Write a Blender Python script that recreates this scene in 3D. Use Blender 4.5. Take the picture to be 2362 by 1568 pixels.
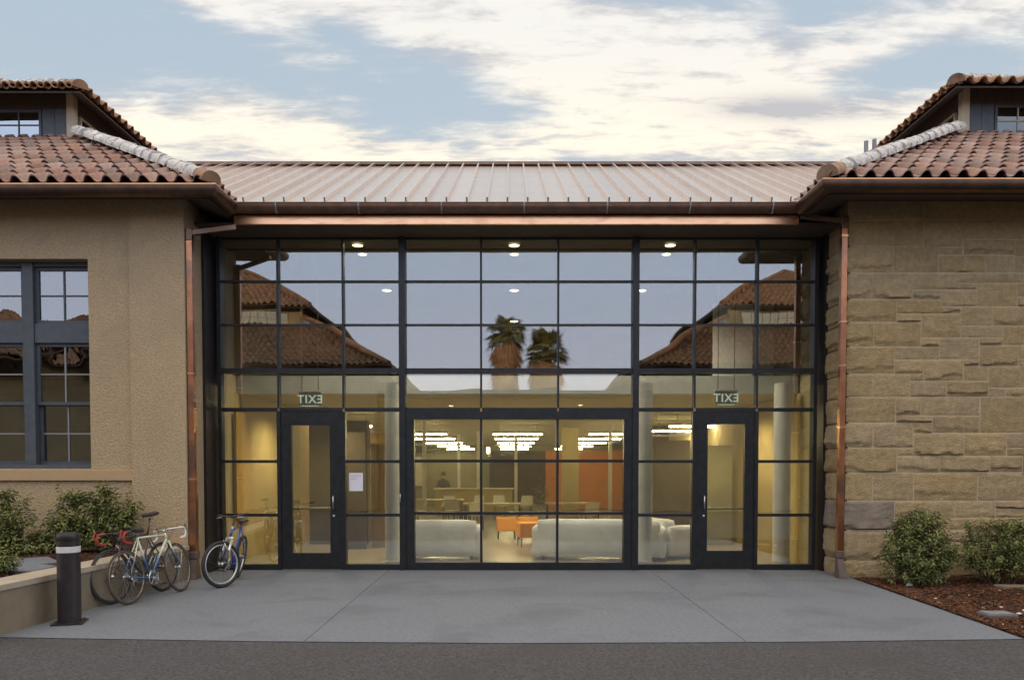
import bpy, bmesh, math, random
from mathutils import Vector, Matrix, noise
R = math.radians
random.seed(7)
sc = bpy.context.scene
for o in list(bpy.data.objects):
    bpy.data.objects.remove(o, do_unlink=True)
col = sc.collection

# ------------------------------------------------------------------ camera
FPX, CXP, PITCH, HOR, EYE, PW, PH = 1750.0, 1178.0, R(1.8), 1079.0, 1.7, 2362.0, 1568.0
PPY = HOR + FPX * math.tan(PITCH)
cd = bpy.data.cameras.new('camera')
cam = bpy.data.objects.new('camera', cd); col.objects.link(cam)
cam.location = (0, 0, EYE); cam.rotation_euler = (R(90) - PITCH, 0, 0)
cd.sensor_width = 36; cd.lens = 36 * FPX / PW
cd.shift_x = (PW / 2 - CXP) / PW; cd.shift_y = (PPY - PH / 2) / PW
cd.clip_start = .1; cd.clip_end = 3000
sc.camera = cam

def ray(px, py):
    a = (px - CXP) / FPX; b = (PPY - py) / FPX
    return a, math.cos(PITCH) + b * math.sin(PITCH), -math.sin(PITCH) + b * math.cos(PITCH)
def W(px, py, Y):
    r = ray(px, py); t = Y / r[1]; return r[0] * t, EYE + r[2] * t
def G(px, py, z=0.0):
    r = ray(px, py); t = (z - EYE) / r[2]; return r[0] * t, r[1] * t

# ------------------------------------------------------------------ world, sun, exposure
SUN_EL, SUN_AZ = R(5), R(3)
world = bpy.data.worlds.new('World'); sc.world = world; world.use_nodes = True
wt = world.node_tree; wt.nodes.clear()
class NT:
    def __init__(s, t): s.t = t
    def put(s, inp, v):
        if isinstance(v, (int, float)): inp.default_value = v
        elif isinstance(v, tuple):
            inp.default_value = v if len(v) == len(inp.default_value) else (*v, 1)
        else: s.t.links.new(v, inp)
    def m(s, op, a, b=None, c=None, clamp=False):
        n = s.t.nodes.new('ShaderNodeMath'); n.operation = op; n.use_clamp = clamp
        for i, v in enumerate((a, b, c)):
            if v is not None: s.put(n.inputs[i], v)
        return n.outputs[0]
    def ss(s, v, a, b, lo=0.0, hi=1.0):
        n = s.t.nodes.new('ShaderNodeMapRange'); n.interpolation_type = 'SMOOTHSTEP'
        s.put(n.inputs[0], v)
        for i, q in enumerate((a, b, lo, hi)): n.inputs[i + 1].default_value = q
        return n.outputs[0]
    def mix(s, f, a, b, kind='MIX'):
        n = s.t.nodes.new('ShaderNodeMix'); n.data_type = 'RGBA'; n.blend_type = kind
        s.put(n.inputs[0], f); s.put(n.inputs[6], a); s.put(n.inputs[7], b)
        return n.outputs[2]
    def comb(s, x, y, z):
        n = s.t.nodes.new('ShaderNodeCombineXYZ')
        for i, v in enumerate((x, y, z)): s.put(n.inputs[i], v)
        return n.outputs[0]
    def sep(s, v):
        n = s.t.nodes.new('ShaderNodeSeparateXYZ'); s.t.links.new(v, n.inputs[0]); return n.outputs
    def noise(s, vec, scale, detail=6, rough=.6, dist=0.0, color=False):
        n = s.t.nodes.new('ShaderNodeTexNoise')
        if vec is not None: s.t.links.new(vec, n.inputs['Vector'])
        n.inputs['Scale'].default_value = scale; n.inputs['Detail'].default_value = detail
        n.inputs['Roughness'].default_value = rough; n.inputs['Distortion'].default_value = dist
        return n.outputs[1 if color else 0]
    def vmul(s, v, f):
        n = s.t.nodes.new('ShaderNodeVectorMath'); n.operation = 'MULTIPLY'
        s.t.links.new(v, n.inputs[0]); n.inputs[1].default_value = f; return n.outputs[0]

def build_world():
    n = NT(wt); N = wt.nodes
    out = N.new('ShaderNodeOutputWorld'); bg = N.new('ShaderNodeBackground')
    sky = N.new('ShaderNodeTexSky'); sky.sky_type = 'NISHITA'; sky.sun_disc = False
    sky.sun_elevation = SUN_EL; sky.sun_rotation = SUN_AZ
    sky.air_density = 1.0; sky.dust_density = .6; sky.ozone_density = 1.5
    geo = N.new('ShaderNodeTexCoord')
    x, y, z = n.sep(geo.outputs['Generated'])
    ys = n.m('MAXIMUM', y, .08)
    a = n.m('DIVIDE', x, ys); b = n.m('DIVIDE', z, ys)
    # cloud sheets drift in flat layers: noise in the direction's slope space, stretched sideways
    zc = n.m('ADD', n.m('MAXIMUM', z, 0.0), .12)
    pl = n.comb(n.m('DIVIDE', x, zc), n.m('DIVIDE', y, zc), 0.0)
    wisps = n.noise(n.vmul(pl, (.8, 1.7, 1)), 1.9, 6, .60, .5)
    puffs = n.noise(n.vmul(pl, (1.1, 2.6, 1)), 5.0, 5, .60, .35)
    fine = n.noise(n.vmul(pl, (1.0, 3.2, 1)), 12.0, 4, .62, .3)
    # the big banks of cloud over the sunset side (slope units: tan azimuth, tan elevation)
    banks = [(1010,10,330,75,10,1.0),(1240,150,270,95,22,1.15),(520,20,190,60,30,.95),(700,25,200,45,10,.7),(1540,180,280,105,-6,1.0),
             (2030,105,330,44,-19,.95),(2310,60,110,80,30,.75),(300,280,90,45,14,.85),(420,330,170,50,4,.75),(680,325,210,48,8,1.0),(520,255,70,24,-6,.5),(560,305,330,50,3,.45),(1100,310,260,40,-6,.35),(1950,230,260,60,-6,.3),
             (1180,355,360,34,-4,.95),(1760,290,250,85,0,1.0),(2130,300,200,70,-8,.8),(1480,300,200,40,6,.5),(1620,90,160,60,0,.4),(1340,80,200,80,0,.4),
             (560,165,260,48,16,-.5),(960,255,120,50,-20,-.7),(1290,262,190,22,-4,-.65),(2080,195,230,36,-14,-.9),(1500,8,160,22,0,-.6),(1900,40,120,26,-10,-.5),
             (130,110,240,110,10,-.5),(830,120,120,34,30,-.35)]
    tot = None
    for cx, cy, rx, ry, rot, amp in banks:
        ca, cb = (cx - CXP) / FPX, (HOR - cy) / FPX
        c, s_ = math.cos(R(-rot)), math.sin(R(-rot))
        da = n.m('SUBTRACT', a, ca); db = n.m('SUBTRACT', b, cb)
        u = n.m('DIVIDE', n.m('ADD', n.m('MULTIPLY', da, c), n.m('MULTIPLY', db, s_)), rx / FPX)
        v = n.m('DIVIDE', n.m('SUBTRACT', n.m('MULTIPLY', db, c), n.m('MULTIPLY', da, s_)), ry / FPX)
        q = n.m('ADD', n.m('MULTIPLY', u, u), n.m('MULTIPLY', v, v))
        e = n.m('MULTIPLY', n.m('POWER', 2.718, n.m('MULTIPLY', q, -.8)), amp)
        tot = e if tot is None else n.m('ADD', tot, e)
    front = n.ss(y, .1, .55)
    cover = n.m('MULTIPLY', tot, front)
    nz = n.m('ADD', n.m('ADD', n.m('MULTIPLY', n.m('SUBTRACT', wisps, .5), 1.7), n.m('MULTIPLY', n.m('SUBTRACT', puffs, .5), 1.3)), n.m('MULTIPLY', n.m('SUBTRACT', fine, .5), .85))
    dens = n.m('ADD', n.m('MULTIPLY', n.m('ADD', cover, n.m('MULTIPLY', front, .12)), .80), n.m('MULTIPLY', nz, n.ss(y, -.2, .5, .0, 1.0)))
    alpha = n.ss(dens, -.14, 1.0)
    thick = n.m('ADD', n.m('MULTIPLY', n.m('SUBTRACT', puffs, .5), 2.4), n.m('ADD', n.m('MULTIPLY', n.m('SUBTRACT', fine, .5), 1.2), n.m('MULTIPLY', n.m('SUBTRACT', wisps, .5), -1.2)))
    shade = n.ss(n.m('ADD', thick, n.m('MULTIPLY', dens, .55)), -.40, .85)
    ga = n.m('DIVIDE', n.m('SUBTRACT', a, (1820 - CXP) / FPX), 150 / FPX)
    gb = n.m('DIVIDE', n.m('SUBTRACT', b, (HOR - 262) / FPX), 26 / FPX)
    grey = n.m('POWER', 2.718, n.m('MULTIPLY', n.m('ADD', n.m('MULTIPLY', ga, ga), n.m('MULTIPLY', gb, gb)), -.8))
    shade = n.m('SUBTRACT', shade, n.m('MULTIPLY', n.m('MULTIPLY', grey, front), 1.1), None, True)
    warm = n.ss(b, .58, .40)
    lit = n.mix(warm, (.95, .92, .87), (1.10, 1.0, .83))
    ccol = n.mix(shade, (.58, .565, .58), lit)
    # clear air between the clouds: the sky texture, thinned towards a pale haze
    scaled = n.mix(1.0, sky.outputs[0], (SKY_K, SKY_K, SKY_K), 'MULTIPLY')
    hz = n.ss(z, .75, .0)
    back = n.ss(y, .45, -.3)
    pale = n.mix(back, n.mix(hz, (.46, .58, .70), (.58, .65, .71)), n.mix(n.ss(z, .34, .08), (.355, .415, .53), (.45, .43, .50)))
    pale = n.mix(n.m('MULTIPLY', n.ss(z, .31, .85), n.ss(y, .72, .2)), pale, (.78, .66, .51))   # warm tone added overhead, out of view, to warm the ambient light
    clear = n.mix(.88, scaled, pale)
    final = n.mix(n.m('MULTIPLY', alpha, .96), clear, ccol)
    # afterglow along the western horizon, behind the roofs
    final = n.mix(n.m('MULTIPLY', n.ss(y, .35, .95), n.ss(z, .36, .10)), final, (1.9, 1.45, .85))
    # sky overhead and towards the east is lifted to light the facades
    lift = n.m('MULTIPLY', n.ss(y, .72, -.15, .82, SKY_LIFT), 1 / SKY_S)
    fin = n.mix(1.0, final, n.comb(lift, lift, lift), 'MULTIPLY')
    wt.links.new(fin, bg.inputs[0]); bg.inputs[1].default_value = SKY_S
    wt.links.new(bg.outputs[0], out.inputs[0])
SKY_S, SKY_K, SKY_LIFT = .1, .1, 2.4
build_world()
sd = bpy.data.lights.new('sun', 'SUN'); sd.energy = 1.6; sd.angle = R(2.0); sd.color = (1, .66, .42)
sun = bpy.data.objects.new('sun', sd); col.objects.link(sun)
sv = Vector((math.sin(SUN_AZ) * math.cos(SUN_EL), math.cos(SUN_AZ) * math.cos(SUN_EL), math.sin(SUN_EL)))
sun.location = sv * 60; sun.rotation_euler = sv.to_track_quat('Z', 'Y').to_euler()
sc.view_settings.view_transform = 'Standard'; sc.view_settings.look = 'None'
sc.view_settings.exposure = 0.32; sc.view_settings.gamma = 1.0
sc.cycles.use_denoising = True
sc.cycles.max_bounces = 8; sc.cycles.diffuse_bounces = 4; sc.cycles.glossy_bounces = 4
sc.cycles.transparent_max_bounces = 12; sc.cycles.transmission_bounces = 4
sc.cycles.sample_clamp_indirect = 6; sc.cycles.caustics_reflective = False; sc.cycles.caustics_refractive = False

# ------------------------------------------------------------------ materials
M = {}
def mat(name, c1, c2=None, rough=.8, metal=0.0, scale=4.0, detail=6, bump=0.0, bscale=60.0, bdist=.01,
        rnd=0.0, spec=.5, emit=None, es=0.0, c3=None, scale3=.8, amt3=.5, lo=.35, hi=.65, coat=0.0, stretch=None, rvar=0.0):
    m = bpy.data.materials.new(name); m.use_nodes = True
    t = m.node_tree; p = t.nodes['Principled BSDF']; n = NT(t)
    tc = t.nodes.new('ShaderNodeTexCoord'); vec = tc.outputs['Object']
    if stretch: vec = n.vmul(vec, stretch)
    base = (*c1, 1)
    if c2 is not None:
        nz = n.noise(vec, scale, detail, .62)
        base = n.mix(n.ss(nz, lo, hi), c1, c2)
        if rvar: n.put(p.inputs['Roughness'], n.ss(nz, lo, hi, rough - rvar, rough + rvar))
    if c3 is not None:
        base = n.mix(n.m('MULTIPLY', n.ss(n.noise(vec, scale3, 5, .6, .4), .48, .68), amt3), base, c3)
    if rnd:
        oi = t.nodes.new('ShaderNodeObjectInfo')
        hs = t.nodes.new('ShaderNodeHueSaturation')
        n.put(hs.inputs['Value'], n.m('ADD', n.m('MULTIPLY', n.m('SUBTRACT', oi.outputs['Random'], .5), rnd), 1.0))
        n.put(hs.inputs['Saturation'], n.m('ADD', n.m('MULTIPLY', n.m('SUBTRACT', n.m('FRACT', n.m('MULTIPLY', oi.outputs['Random'], 7.3)), .5), rnd * .9), 1.0))
        n.put(hs.inputs['Color'], base); base = hs.outputs[0]
    n.put(p.inputs['Base Color'], base)
    if not rvar: p.inputs['Roughness'].default_value = rough
    p.inputs['Metallic'].default_value = metal
    p.inputs['Specular IOR Level'].default_value = spec; p.inputs['Coat Weight'].default_value = coat
    if bump:
        b = t.nodes.new('ShaderNodeBump'); b.inputs['Strength'].default_value = bump; b.inputs['Distance'].default_value = bdist
        t.links.new(n.noise(vec, bscale, 5, .6), b.inputs['Height']); t.links.new(b.outputs[0], p.inputs['Normal'])
    if emit:
        p.inputs['Emission Color'].default_value = (*emit, 1); p.inputs['Emission Strength'].default_value = es
    M[name] = m
    return m

mat('stucco', (.41, .31, .195), (.60, .465, .30), .92, scale=48, detail=4, bump=1.0, bscale=42, bdist=.03, c3=(.42, .33, .225), scale3=.9, amt3=.55, spec=.2, lo=.28, hi=.72)
mat('smooth_stucco', (.50, .35, .20), (.46, .33, .20), .88, scale=5, bump=.3, bscale=90, spec=.2)
mat('sandstone', (.44, .33, .185), (.53, .405, .235), .93, scale=14, bump=1.0, bscale=48, bdist=.04, rnd=.17, c3=(.37, .285, .18), scale3=2.4, amt3=.55, spec=.15)
mat('grey_stone', (.22, .185, .15), (.29, .24, .19), .93, scale=6, bump=.7, bscale=40, bdist=.02, spec=.15)
mat('mortar', (.58, .48, .33), (.51, .42, .29), .95, scale=12, spec=.1)
mat('terracotta', (.265, .165, .137), (.345, .25, .22), .85, scale=9, rnd=.55, bump=.3, bscale=60, c3=(.22, .14, .11), scale3=5, amt3=.6, spec=.3)
mat('old_terracotta', (.27, .16, .10), (.36, .22, .14), .9, scale=5, rnd=.3, bump=.3, bscale=40, c3=(.15, .10, .07), scale3=2.2, amt3=.7, spec=.2)
mat('lime_mortar', (.46, .455, .45), (.66, .65, .64), .95, scale=11, bump=.8, bscale=24, bdist=.03, spec=.1, rnd=.1)
mat('roof_deck', (.10, .06, .045), (.13, .08, .06), .9)
mat('eave_wood', (.055, .038, .028), (.075, .052, .038), .75, scale=6, stretch=(1, 8, 1))
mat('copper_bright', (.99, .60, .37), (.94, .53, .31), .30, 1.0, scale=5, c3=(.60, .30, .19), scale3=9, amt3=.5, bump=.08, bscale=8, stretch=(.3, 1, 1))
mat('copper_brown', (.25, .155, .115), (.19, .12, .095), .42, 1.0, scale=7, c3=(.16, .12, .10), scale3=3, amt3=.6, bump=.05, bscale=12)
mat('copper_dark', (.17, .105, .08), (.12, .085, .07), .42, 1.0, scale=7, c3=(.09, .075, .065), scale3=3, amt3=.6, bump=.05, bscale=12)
mat('copper_pipe', (.62, .30, .17), (.45, .21, .12), .34, 1.0, scale=3, c3=(.26, .17, .15), scale3=2.1, amt3=.85, bump=.25, bscale=14, stretch=(1, 1, .8))
mat('cast_boot', (.16, .13, .12), (.22, .16, .14), .6, .6, scale=8)
mat('solder', (.34, .36, .36), (.28, .30, .30), .5, .7, scale=10)
mat('zinc_roof', (.92, .80, .72), (.85, .73, .65), .30, .92, scale=1.6, c3=(.82, .73, .67), scale3=.9, amt3=.4, bump=.04, bscale=3, rnd=.10)
mat('frame_metal', (.020, .022, .026), (.028, .031, .036), .42, .35, scale=8)
mat('jamb_metal', (.020, .017, .020), (.026, .022, .024), .5, .3, scale=5)
mat('sash_paint', (.062, .075, .095), (.078, .092, .114), .55, scale=8)
mat('sash_edge', (.25, .26, .28), None, .6)
mat('cream_paint', (.52, .45, .33), (.47, .41, .30), .8, scale=6)
mat('asphalt', (.038, .039, .045), (.118, .117, .130), .9, scale=38, detail=8, bump=.9, bscale=60, bdist=.012, c3=(.066, .065, .072), scale3=1.1, amt3=.6, spec=.3, lo=.25, hi=.75)
mat('concrete', (.138, .158, .198), (.198, .220, .268), .85, scale=22, detail=10, bump=.4, bscale=80, bdist=.006, c3=(.128, .144, .178), scale3=.9, amt3=.75, spec=.3, lo=.25, hi=.75)
mat('concrete_joint', (.11, .11, .115), None, .9)
mat('planter_concrete', (.215, .18, .135), (.26, .22, .165), .92, scale=2.5, bump=.5, bscale=90, c3=(.165, .14, .105), scale3=1.1, amt3=.6, spec=.15)
mat('cap_concrete', (.37, .325, .265), (.43, .38, .315), .9, scale=4, bump=.3, bscale=90, spec=.15)
mat('soil', (.050, .030, .022), (.075, .044, .030), .97, scale=14, bump=1.0, bscale=50, bdist=.03, spec=.1)
mat('mulch_chip', (.105, .048, .030), (.17, .085, .052), .95, scale=30, spec=.1, rnd=.2)
mat('dark_chip', (.055, .03, .022), (.09, .05, .034), .95, scale=30, spec=.1)
mat('pale_chip', (.52, .46, .38), None, .9)
mat('black_rubber', (.022, .022, .025), (.03, .03, .033), .7)
mat('bollard_black', (.022, .018, .022), (.030, .024, .028), .42, scale=12, spec=.5)
mat('white_band', (.66, .66, .70), (.60, .60, .64), .5, scale=20)
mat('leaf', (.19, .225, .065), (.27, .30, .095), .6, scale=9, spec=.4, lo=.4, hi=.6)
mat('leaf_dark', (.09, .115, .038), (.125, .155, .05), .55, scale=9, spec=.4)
mat('leaf_tip', (.24, .22, .08), (.25, .16, .08), .65, scale=9, spec=.3)
mat('twig', (.10, .065, .04), (.14, .09, .055), .9)
mat('steel', (.62, .63, .65), (.52, .53, .56), .28, 1.0, scale=20)
mat('dark_steel', (.10, .10, .105), (.14, .13, .125), .45, .9, scale=20)
mat('rim_grey', (.20, .185, .165), (.26, .235, .20), .4, .8, scale=20)
mat('rim_silver', (.72, .73, .75), (.62, .63, .66), .35, .8, scale=20)
mat('tyre_brown', (.055, .042, .034), (.085, .062, .045), .85, scale=15)
mat('red_tape', (.42, .055, .045), (.34, .045, .04), .6, scale=30)
mat('white_tape', (.70, .68, .64), (.62, .60, .56), .6, scale=30)
mat('black_paint', (.018, .018, .021), (.03, .022, .022), .35, scale=10, coat=.4)
mat('maroon_paint', (.14, .03, .025), (.09, .03, .025), .4, scale=10, coat=.3)
mat('blue_paint', (.02, .07, .42), (.03, .09, .36), .3, scale=6, coat=.5)
mat('navy_paint', (.02, .025, .06), (.03, .03, .05), .35, coat=.4, scale=8)
mat('saddle', (.022, .021, .023), (.035, .032, .032), .55, scale=12)
mat('paper', (.78, .77, .86), (.74, .73, .82), .8, scale=9)
mat('ink', (.30, .30, .36), None, .8)
mat('interior_wall', (.42, .34, .17), (.37, .30, .155), .85, scale=1.3)
mat('interior_grey', (.20, .195, .14), (.24, .23, .165), .85, scale=1.2)
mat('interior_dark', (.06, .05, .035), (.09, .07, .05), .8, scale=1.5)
mat('orange_wall', (.52, .185, .035), (.45, .16, .03), .75, scale=2)
mat('orange_fabric', (.82, .37, .04), (.74, .32, .04), .8, scale=12)
mat('interior_floor', (.24, .205, .14), (.29, .245, .17), .32, scale=.7, spec=.5, c3=(.20, .17, .12), scale3=.5, amt3=.6)
mat('ceiling_tile', (.45, .41, .31), (.40, .365, .28), .9, scale=1)
mat('slab_edge', (.50, .50, .49), (.44, .44, .43), .85, scale=3)
mat('column_concrete', (.74, .73, .72), (.64, .63, .62), .85, scale=3.5, bump=.2, bscale=30)
mat('dust_sheet', (.84, .84, .86), (.76, .76, .79), .75, scale=3, bump=.3, bscale=9, bdist=.03)
mat('white_plastic', (.70, .68, .60), (.64, .62, .55), .45, scale=9)
mat('table_top', (.58, .50, .33), (.52, .45, .30), .5, scale=4)
mat('wood_board', (.46, .30, .10), (.40, .26, .09), .7, scale=4, stretch=(6, 1, 1))
mat('pale_panel', (.62, .61, .60), (.58, .57, .57), .8, scale=1.5)
mat('tube_glow', (.9, .85, .6), None, .5, emit=(1.0, .80, .40), es=120.0)
mat('pendant_glow', (.9, .85, .7), None, .5, emit=(1.0, .86, .58), es=9.0)
mat('downlight_glow', (.9, .85, .6), None, .5, emit=(1.0, .86, .48), es=6.0)
mat('fixture_metal', (.42, .38, .28), None, .5)
mat('exit_glow', (.75, .82, .74), None, .5, emit=(.80, .92, .80), es=.55)
mat('exit_plate', (.24, .27, .24), (.20, .23, .20), .25, scale=4)
mat('palm_green', (.19, .19, .06), (.28, .26, .10), .6, scale=1.5)
mat('palm_dead', (.62, .38, .22), (.50, .30, .17), .9, scale=1.5)
mat('palm_trunk', (.22, .17, .12), (.17, .13, .09), .95, scale=3)
mat('cloth_dark', (.03, .03, .035), (.045, .04, .045), .85)
mat('skin', (.42, .26, .18), None, .6)
mat('pipe_grey', (.22, .23, .27), (.26, .27, .30), .6, .2, scale=6)
mat('opposite_wall', (.45, .355, .22), (.50, .40, .25), .92, scale=1.2, c3=(.30, .24, .15), scale3=.5, amt3=.5)
mat('dark_coping', (.12, .115, .12), (.15, .14, .145), .6)

def fade_paint():
    m = mat('fade_paint', (.70, .70, .58), None, .32, coat=.5)
    t = m.node_tree; n = NT(t); tc = t.nodes.new('ShaderNodeTexCoord')
    z = n.sep(tc.outputs['Object'])[2]
    n.put(t.nodes['Principled BSDF'].inputs['Base Color'], n.mix(n.ss(z, .48, .66), (.05, .16, .34), (.66, .68, .56)))
fade_paint()

def glass(name, refl, tint, wob=.0, wscale=1.2):
    m = bpy.data.materials.new(name); m.use_nodes = True; t = m.node_tree; t.nodes.clear(); n = NT(t)
    out = t.nodes.new('ShaderNodeOutputMaterial'); mx = t.nodes.new('ShaderNodeMixShader')
    tr = t.nodes.new('ShaderNodeBsdfTransparent'); gl = t.nodes.new('ShaderNodeBsdfGlossy')
    tr.inputs[0].default_value = (*tint, 1); gl.inputs[0].default_value = (.92, .95, 1.0, 1); gl.inputs['Roughness'].default_value = 0.0
    fr = t.nodes.new('ShaderNodeLayerWeight'); fr.inputs[0].default_value = .25
    n.put(mx.inputs[0], n.m('ADD', n.m('MULTIPLY', fr.outputs['Fresnel'], .5), refl, None, True))
    if wob:
        tc = t.nodes.new('ShaderNodeTexCoord'); b = t.nodes.new('ShaderNodeBump')
        b.inputs['Strength'].default_value = 1.0; b.inputs['Distance'].default_value = wob
        t.links.new(n.noise(tc.outputs['Object'], wscale, 1, .4), b.inputs['Height']); t.links.new(b.outputs[0], gl.inputs['Normal'])
    t.links.new(tr.outputs[0], mx.inputs[1]); t.links.new(gl.outputs[0], mx.inputs[2]); t.links.new(mx.outputs[0], out.inputs[0])
    M[name] = m
glass('curtain_glass', .185, (.86, .88, .84), .006, .9)
glass('window_glass', .23, (.55, .57, .55), .010, 1.6)
glass('lantern_glass', .42, (.35, .36, .36), .008, 1.6)
glass('dim_glass', .13, (.5, .5, .42), .008, 1.6)  # less reflective copy: a dark reflection put into the right lantern's glass

# ------------------------------------------------------------------ builders
class MB:
    def __init__(s): s.v = []; s.f = []; s.mi = []; s.cur = 0
    def add(s, vs, fs):
        b = len(s.v); s.v += [tuple(v) for v in vs]; s.f += [tuple(b + i for i in f) for f in fs]; s.mi += [s.cur] * len(fs)
        return s
    def box(s, x0, x1, y0, y1, z0, z1):
        return s.add([(x0,y0,z0),(x1,y0,z0),(x1,y1,z0),(x0,y1,z0),(x0,y0,z1),(x1,y0,z1),(x1,y1,z1),(x0,y1,z1)],
                     [(0,3,2,1),(4,5,6,7),(0,1,5,4),(1,2,6,5),(2,3,7,6),(3,0,4,7)])
    def bev(s, x0, x1, y0, y1, z0, z1, b):
        bm = bmesh.new(); bmesh.ops.create_cube(bm, size=1)
        for v in bm.verts: v.co = Vector(((x0+x1)/2 + v.co.x*(x1-x0), (y0+y1)/2 + v.co.y*(y1-y0), (z0+z1)/2 + v.co.z*(z1-z0)))
        bmesh.ops.bevel(bm, geom=bm.edges[:], offset=b, segments=2, affect='EDGES', profile=.6)
        bm.verts.index_update()
        s.add([v.co for v in bm.verts], [[v.index for v in f.verts] for f in bm.faces]); bm.free(); return s
    def quad(s, a, b, c, d): return s.add([a, b, c, d], [(0, 1, 2, 3)])
    def poly(s, pts): return s.add(pts, [tuple(range(len(pts)))])
    def prism(s, pts, z0, z1):
        n = len(pts)
        return s.add([(x, y, z0) for x, y in pts] + [(x, y, z1) for x, y in pts],
                     [tuple(reversed(range(n))), tuple(range(n, 2*n))] + [(i, (i+1) % n, n+(i+1) % n, n+i) for i in range(n)])
    def tube(s, pts, r, n=8, caps=True, closed=False):
        pts = [Vector(p) for p in pts]; k = len(pts)
        rs = r if isinstance(r, (list, tuple)) else [r] * k
        rings = []; prev = None
        for i, p in enumerate(pts):
            if closed: d = pts[(i+1) % k] - pts[i-1]
            else: d = pts[min(i+1, k-1)] - pts[max(i-1, 0)]
            d.normalize()
            if prev is None:
                a = d.cross(Vector((0, 0, 1)) if abs(d.z) < .9 else Vector((1, 0, 0))).normalized()
            else:
                a = (prev - d * prev.dot(d)).normalized()
            prev = a; b = d.cross(a)
            rings.append([p + (a * math.cos(2*math.pi*j/n) + b * math.sin(2*math.pi*j/n)) * rs[i] for j in range(n)])
        vs = [v for q in rings for v in q]; fs = []
        for i in range(k if closed else k-1):
            i2 = (i+1) % k
            for j in range(n): fs.append((i*n+j, i*n+(j+1) % n, i2*n+(j+1) % n, i2*n+j))
        if caps and not closed: fs += [tuple(reversed(range(n))), tuple(range((k-1)*n, k*n))]
        return s.add(vs, fs)
    def lathe(s, c, prof, n=20):
        vs = []; fs = []
        for r, z in prof:
            for j in range(n): vs.append((c[0] + r*math.cos(2*math.pi*j/n), c[1] + r*math.sin(2*math.pi*j/n), c[2] + z))
        for i in range(len(prof)-1):
            for j in range(n): fs.append((i*n+j, i*n+(j+1) % n, (i+1)*n+(j+1) % n, (i+1)*n+j))
        fs += [tuple(reversed(range(n))), tuple(range((len(prof)-1)*n, len(prof)*n))]
        return s.add(vs, fs)
    def ring(s, c, ax, R_, r, n=40, k=8):
        ax = Vector(ax).normalized(); u = ax.orthogonal().normalized(); w = ax.cross(u)
        return s.tube([Vector(c) + (u*math.cos(2*math.pi*i/n) + w*math.sin(2*math.pi*i/n)) * R_ for i in range(n)], r, k, closed=True)
    def mesh(s, name, mats, smooth=False):
        me = bpy.data.meshes.new(name); me.from_pydata(s.v, [], s.f)
        for m in (mats if isinstance(mats, (list, tuple)) else [mats]): me.materials.append(M[m])
        if any(s.mi): me.polygons.foreach_set('material_index', s.mi)
        if smooth: me.polygons.foreach_set('use_smooth', [True] * len(me.polygons))
        me.update(); return me
    def build(s, name, mats, parent=None, smooth=False, kind=None):
        return link(name, s.mesh(name, mats, smooth), parent, kind)

def link(name, me, parent=None, kind=None, mw=None):
    o = bpy.data.objects.new(name, me); col.objects.link(o)
    if parent is not None:
        o.parent = parent
        if parent.type == 'EMPTY' and parent.get('anchor'): o.matrix_parent_inverse = Matrix.Translation(-Vector(parent['anchor']))
    if mw is not None: o.matrix_basis = mw
    if kind: o['kind'] = kind
    return o
def tag(o, label, cat, group=None):
    o['label'] = label; o['category'] = cat
    if group: o['group'] = group
    return o
def thing(name, loc, label, cat, group=None):
    o = bpy.data.objects.new(name, None); col.objects.link(o); o.location = loc; o['anchor'] = list(loc); o.empty_display_size = .2
    return tag(o, label, cat, group)
def local_thing(name, mw, label, cat, group=None):
    o = bpy.data.objects.new(name, None); col.objects.link(o); o.matrix_basis = mw; o.empty_display_size = .2
    return tag(o, label, cat, group)
def struct(o): o['kind'] = 'structure'; return o
def smooth_flat(o, ang=40):
    o.data.polygons.foreach_set('use_smooth', [True]*len(o.data.polygons)); o.data.set_sharp_from_angle(angle=R(ang)); return o

# ------------------------------------------------------------------ ground
YG = 12.7                                   # plane of the glass
struct(MB().quad((-900,-900,-.009),(900,-900,-.009),(900,900,-.009),(-900,900,-.009)).build('ground', 'asphalt'))
front = [(-5.40,7.62),(-2.5,7.42),(0,7.34),(2.6,7.39),(5.12,7.52)]
def fy(x):
    for (a,b),(c,d) in zip(front, front[1:]):
        if a <= x <= c: return b + (d-b)*(x-a)/(c-a)
    return 7.6
ap = struct(MB().prism([(-5.39,7.63),(-2.5,7.43),(0,7.35),(2.6,7.40),(5.11,7.53),(5.27,11.8),(5.27,12.74),(-4.98,12.74),(-4.98,11.5)], -.03, -.005).build('pavement', 'concrete_joint'))
def slab(xa, xb, right=False):
    g = .005
    pts = [(xa+g, fy(xa+g))] + [p for p in front if xa+g < p[0] < xb-g] + [(xb-g, fy(xb-g))]
    if right: pts[-1] = (5.12, 7.52); pts += [(5.285, 11.8), (5.285, 12.75)]
    else: pts.append((xb-g, 12.75))
    pts.append((max(xa+g, -4.97), 12.75))
    if xa < -5: pts.append((-4.97, 11.5))
    MB().prism(pts, -.0045, 0).build('slab', 'concrete', ap)
slab(-5.40, -2.03); slab(-2.03, 2.31); slab(2.31, 5.12, True)

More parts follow.
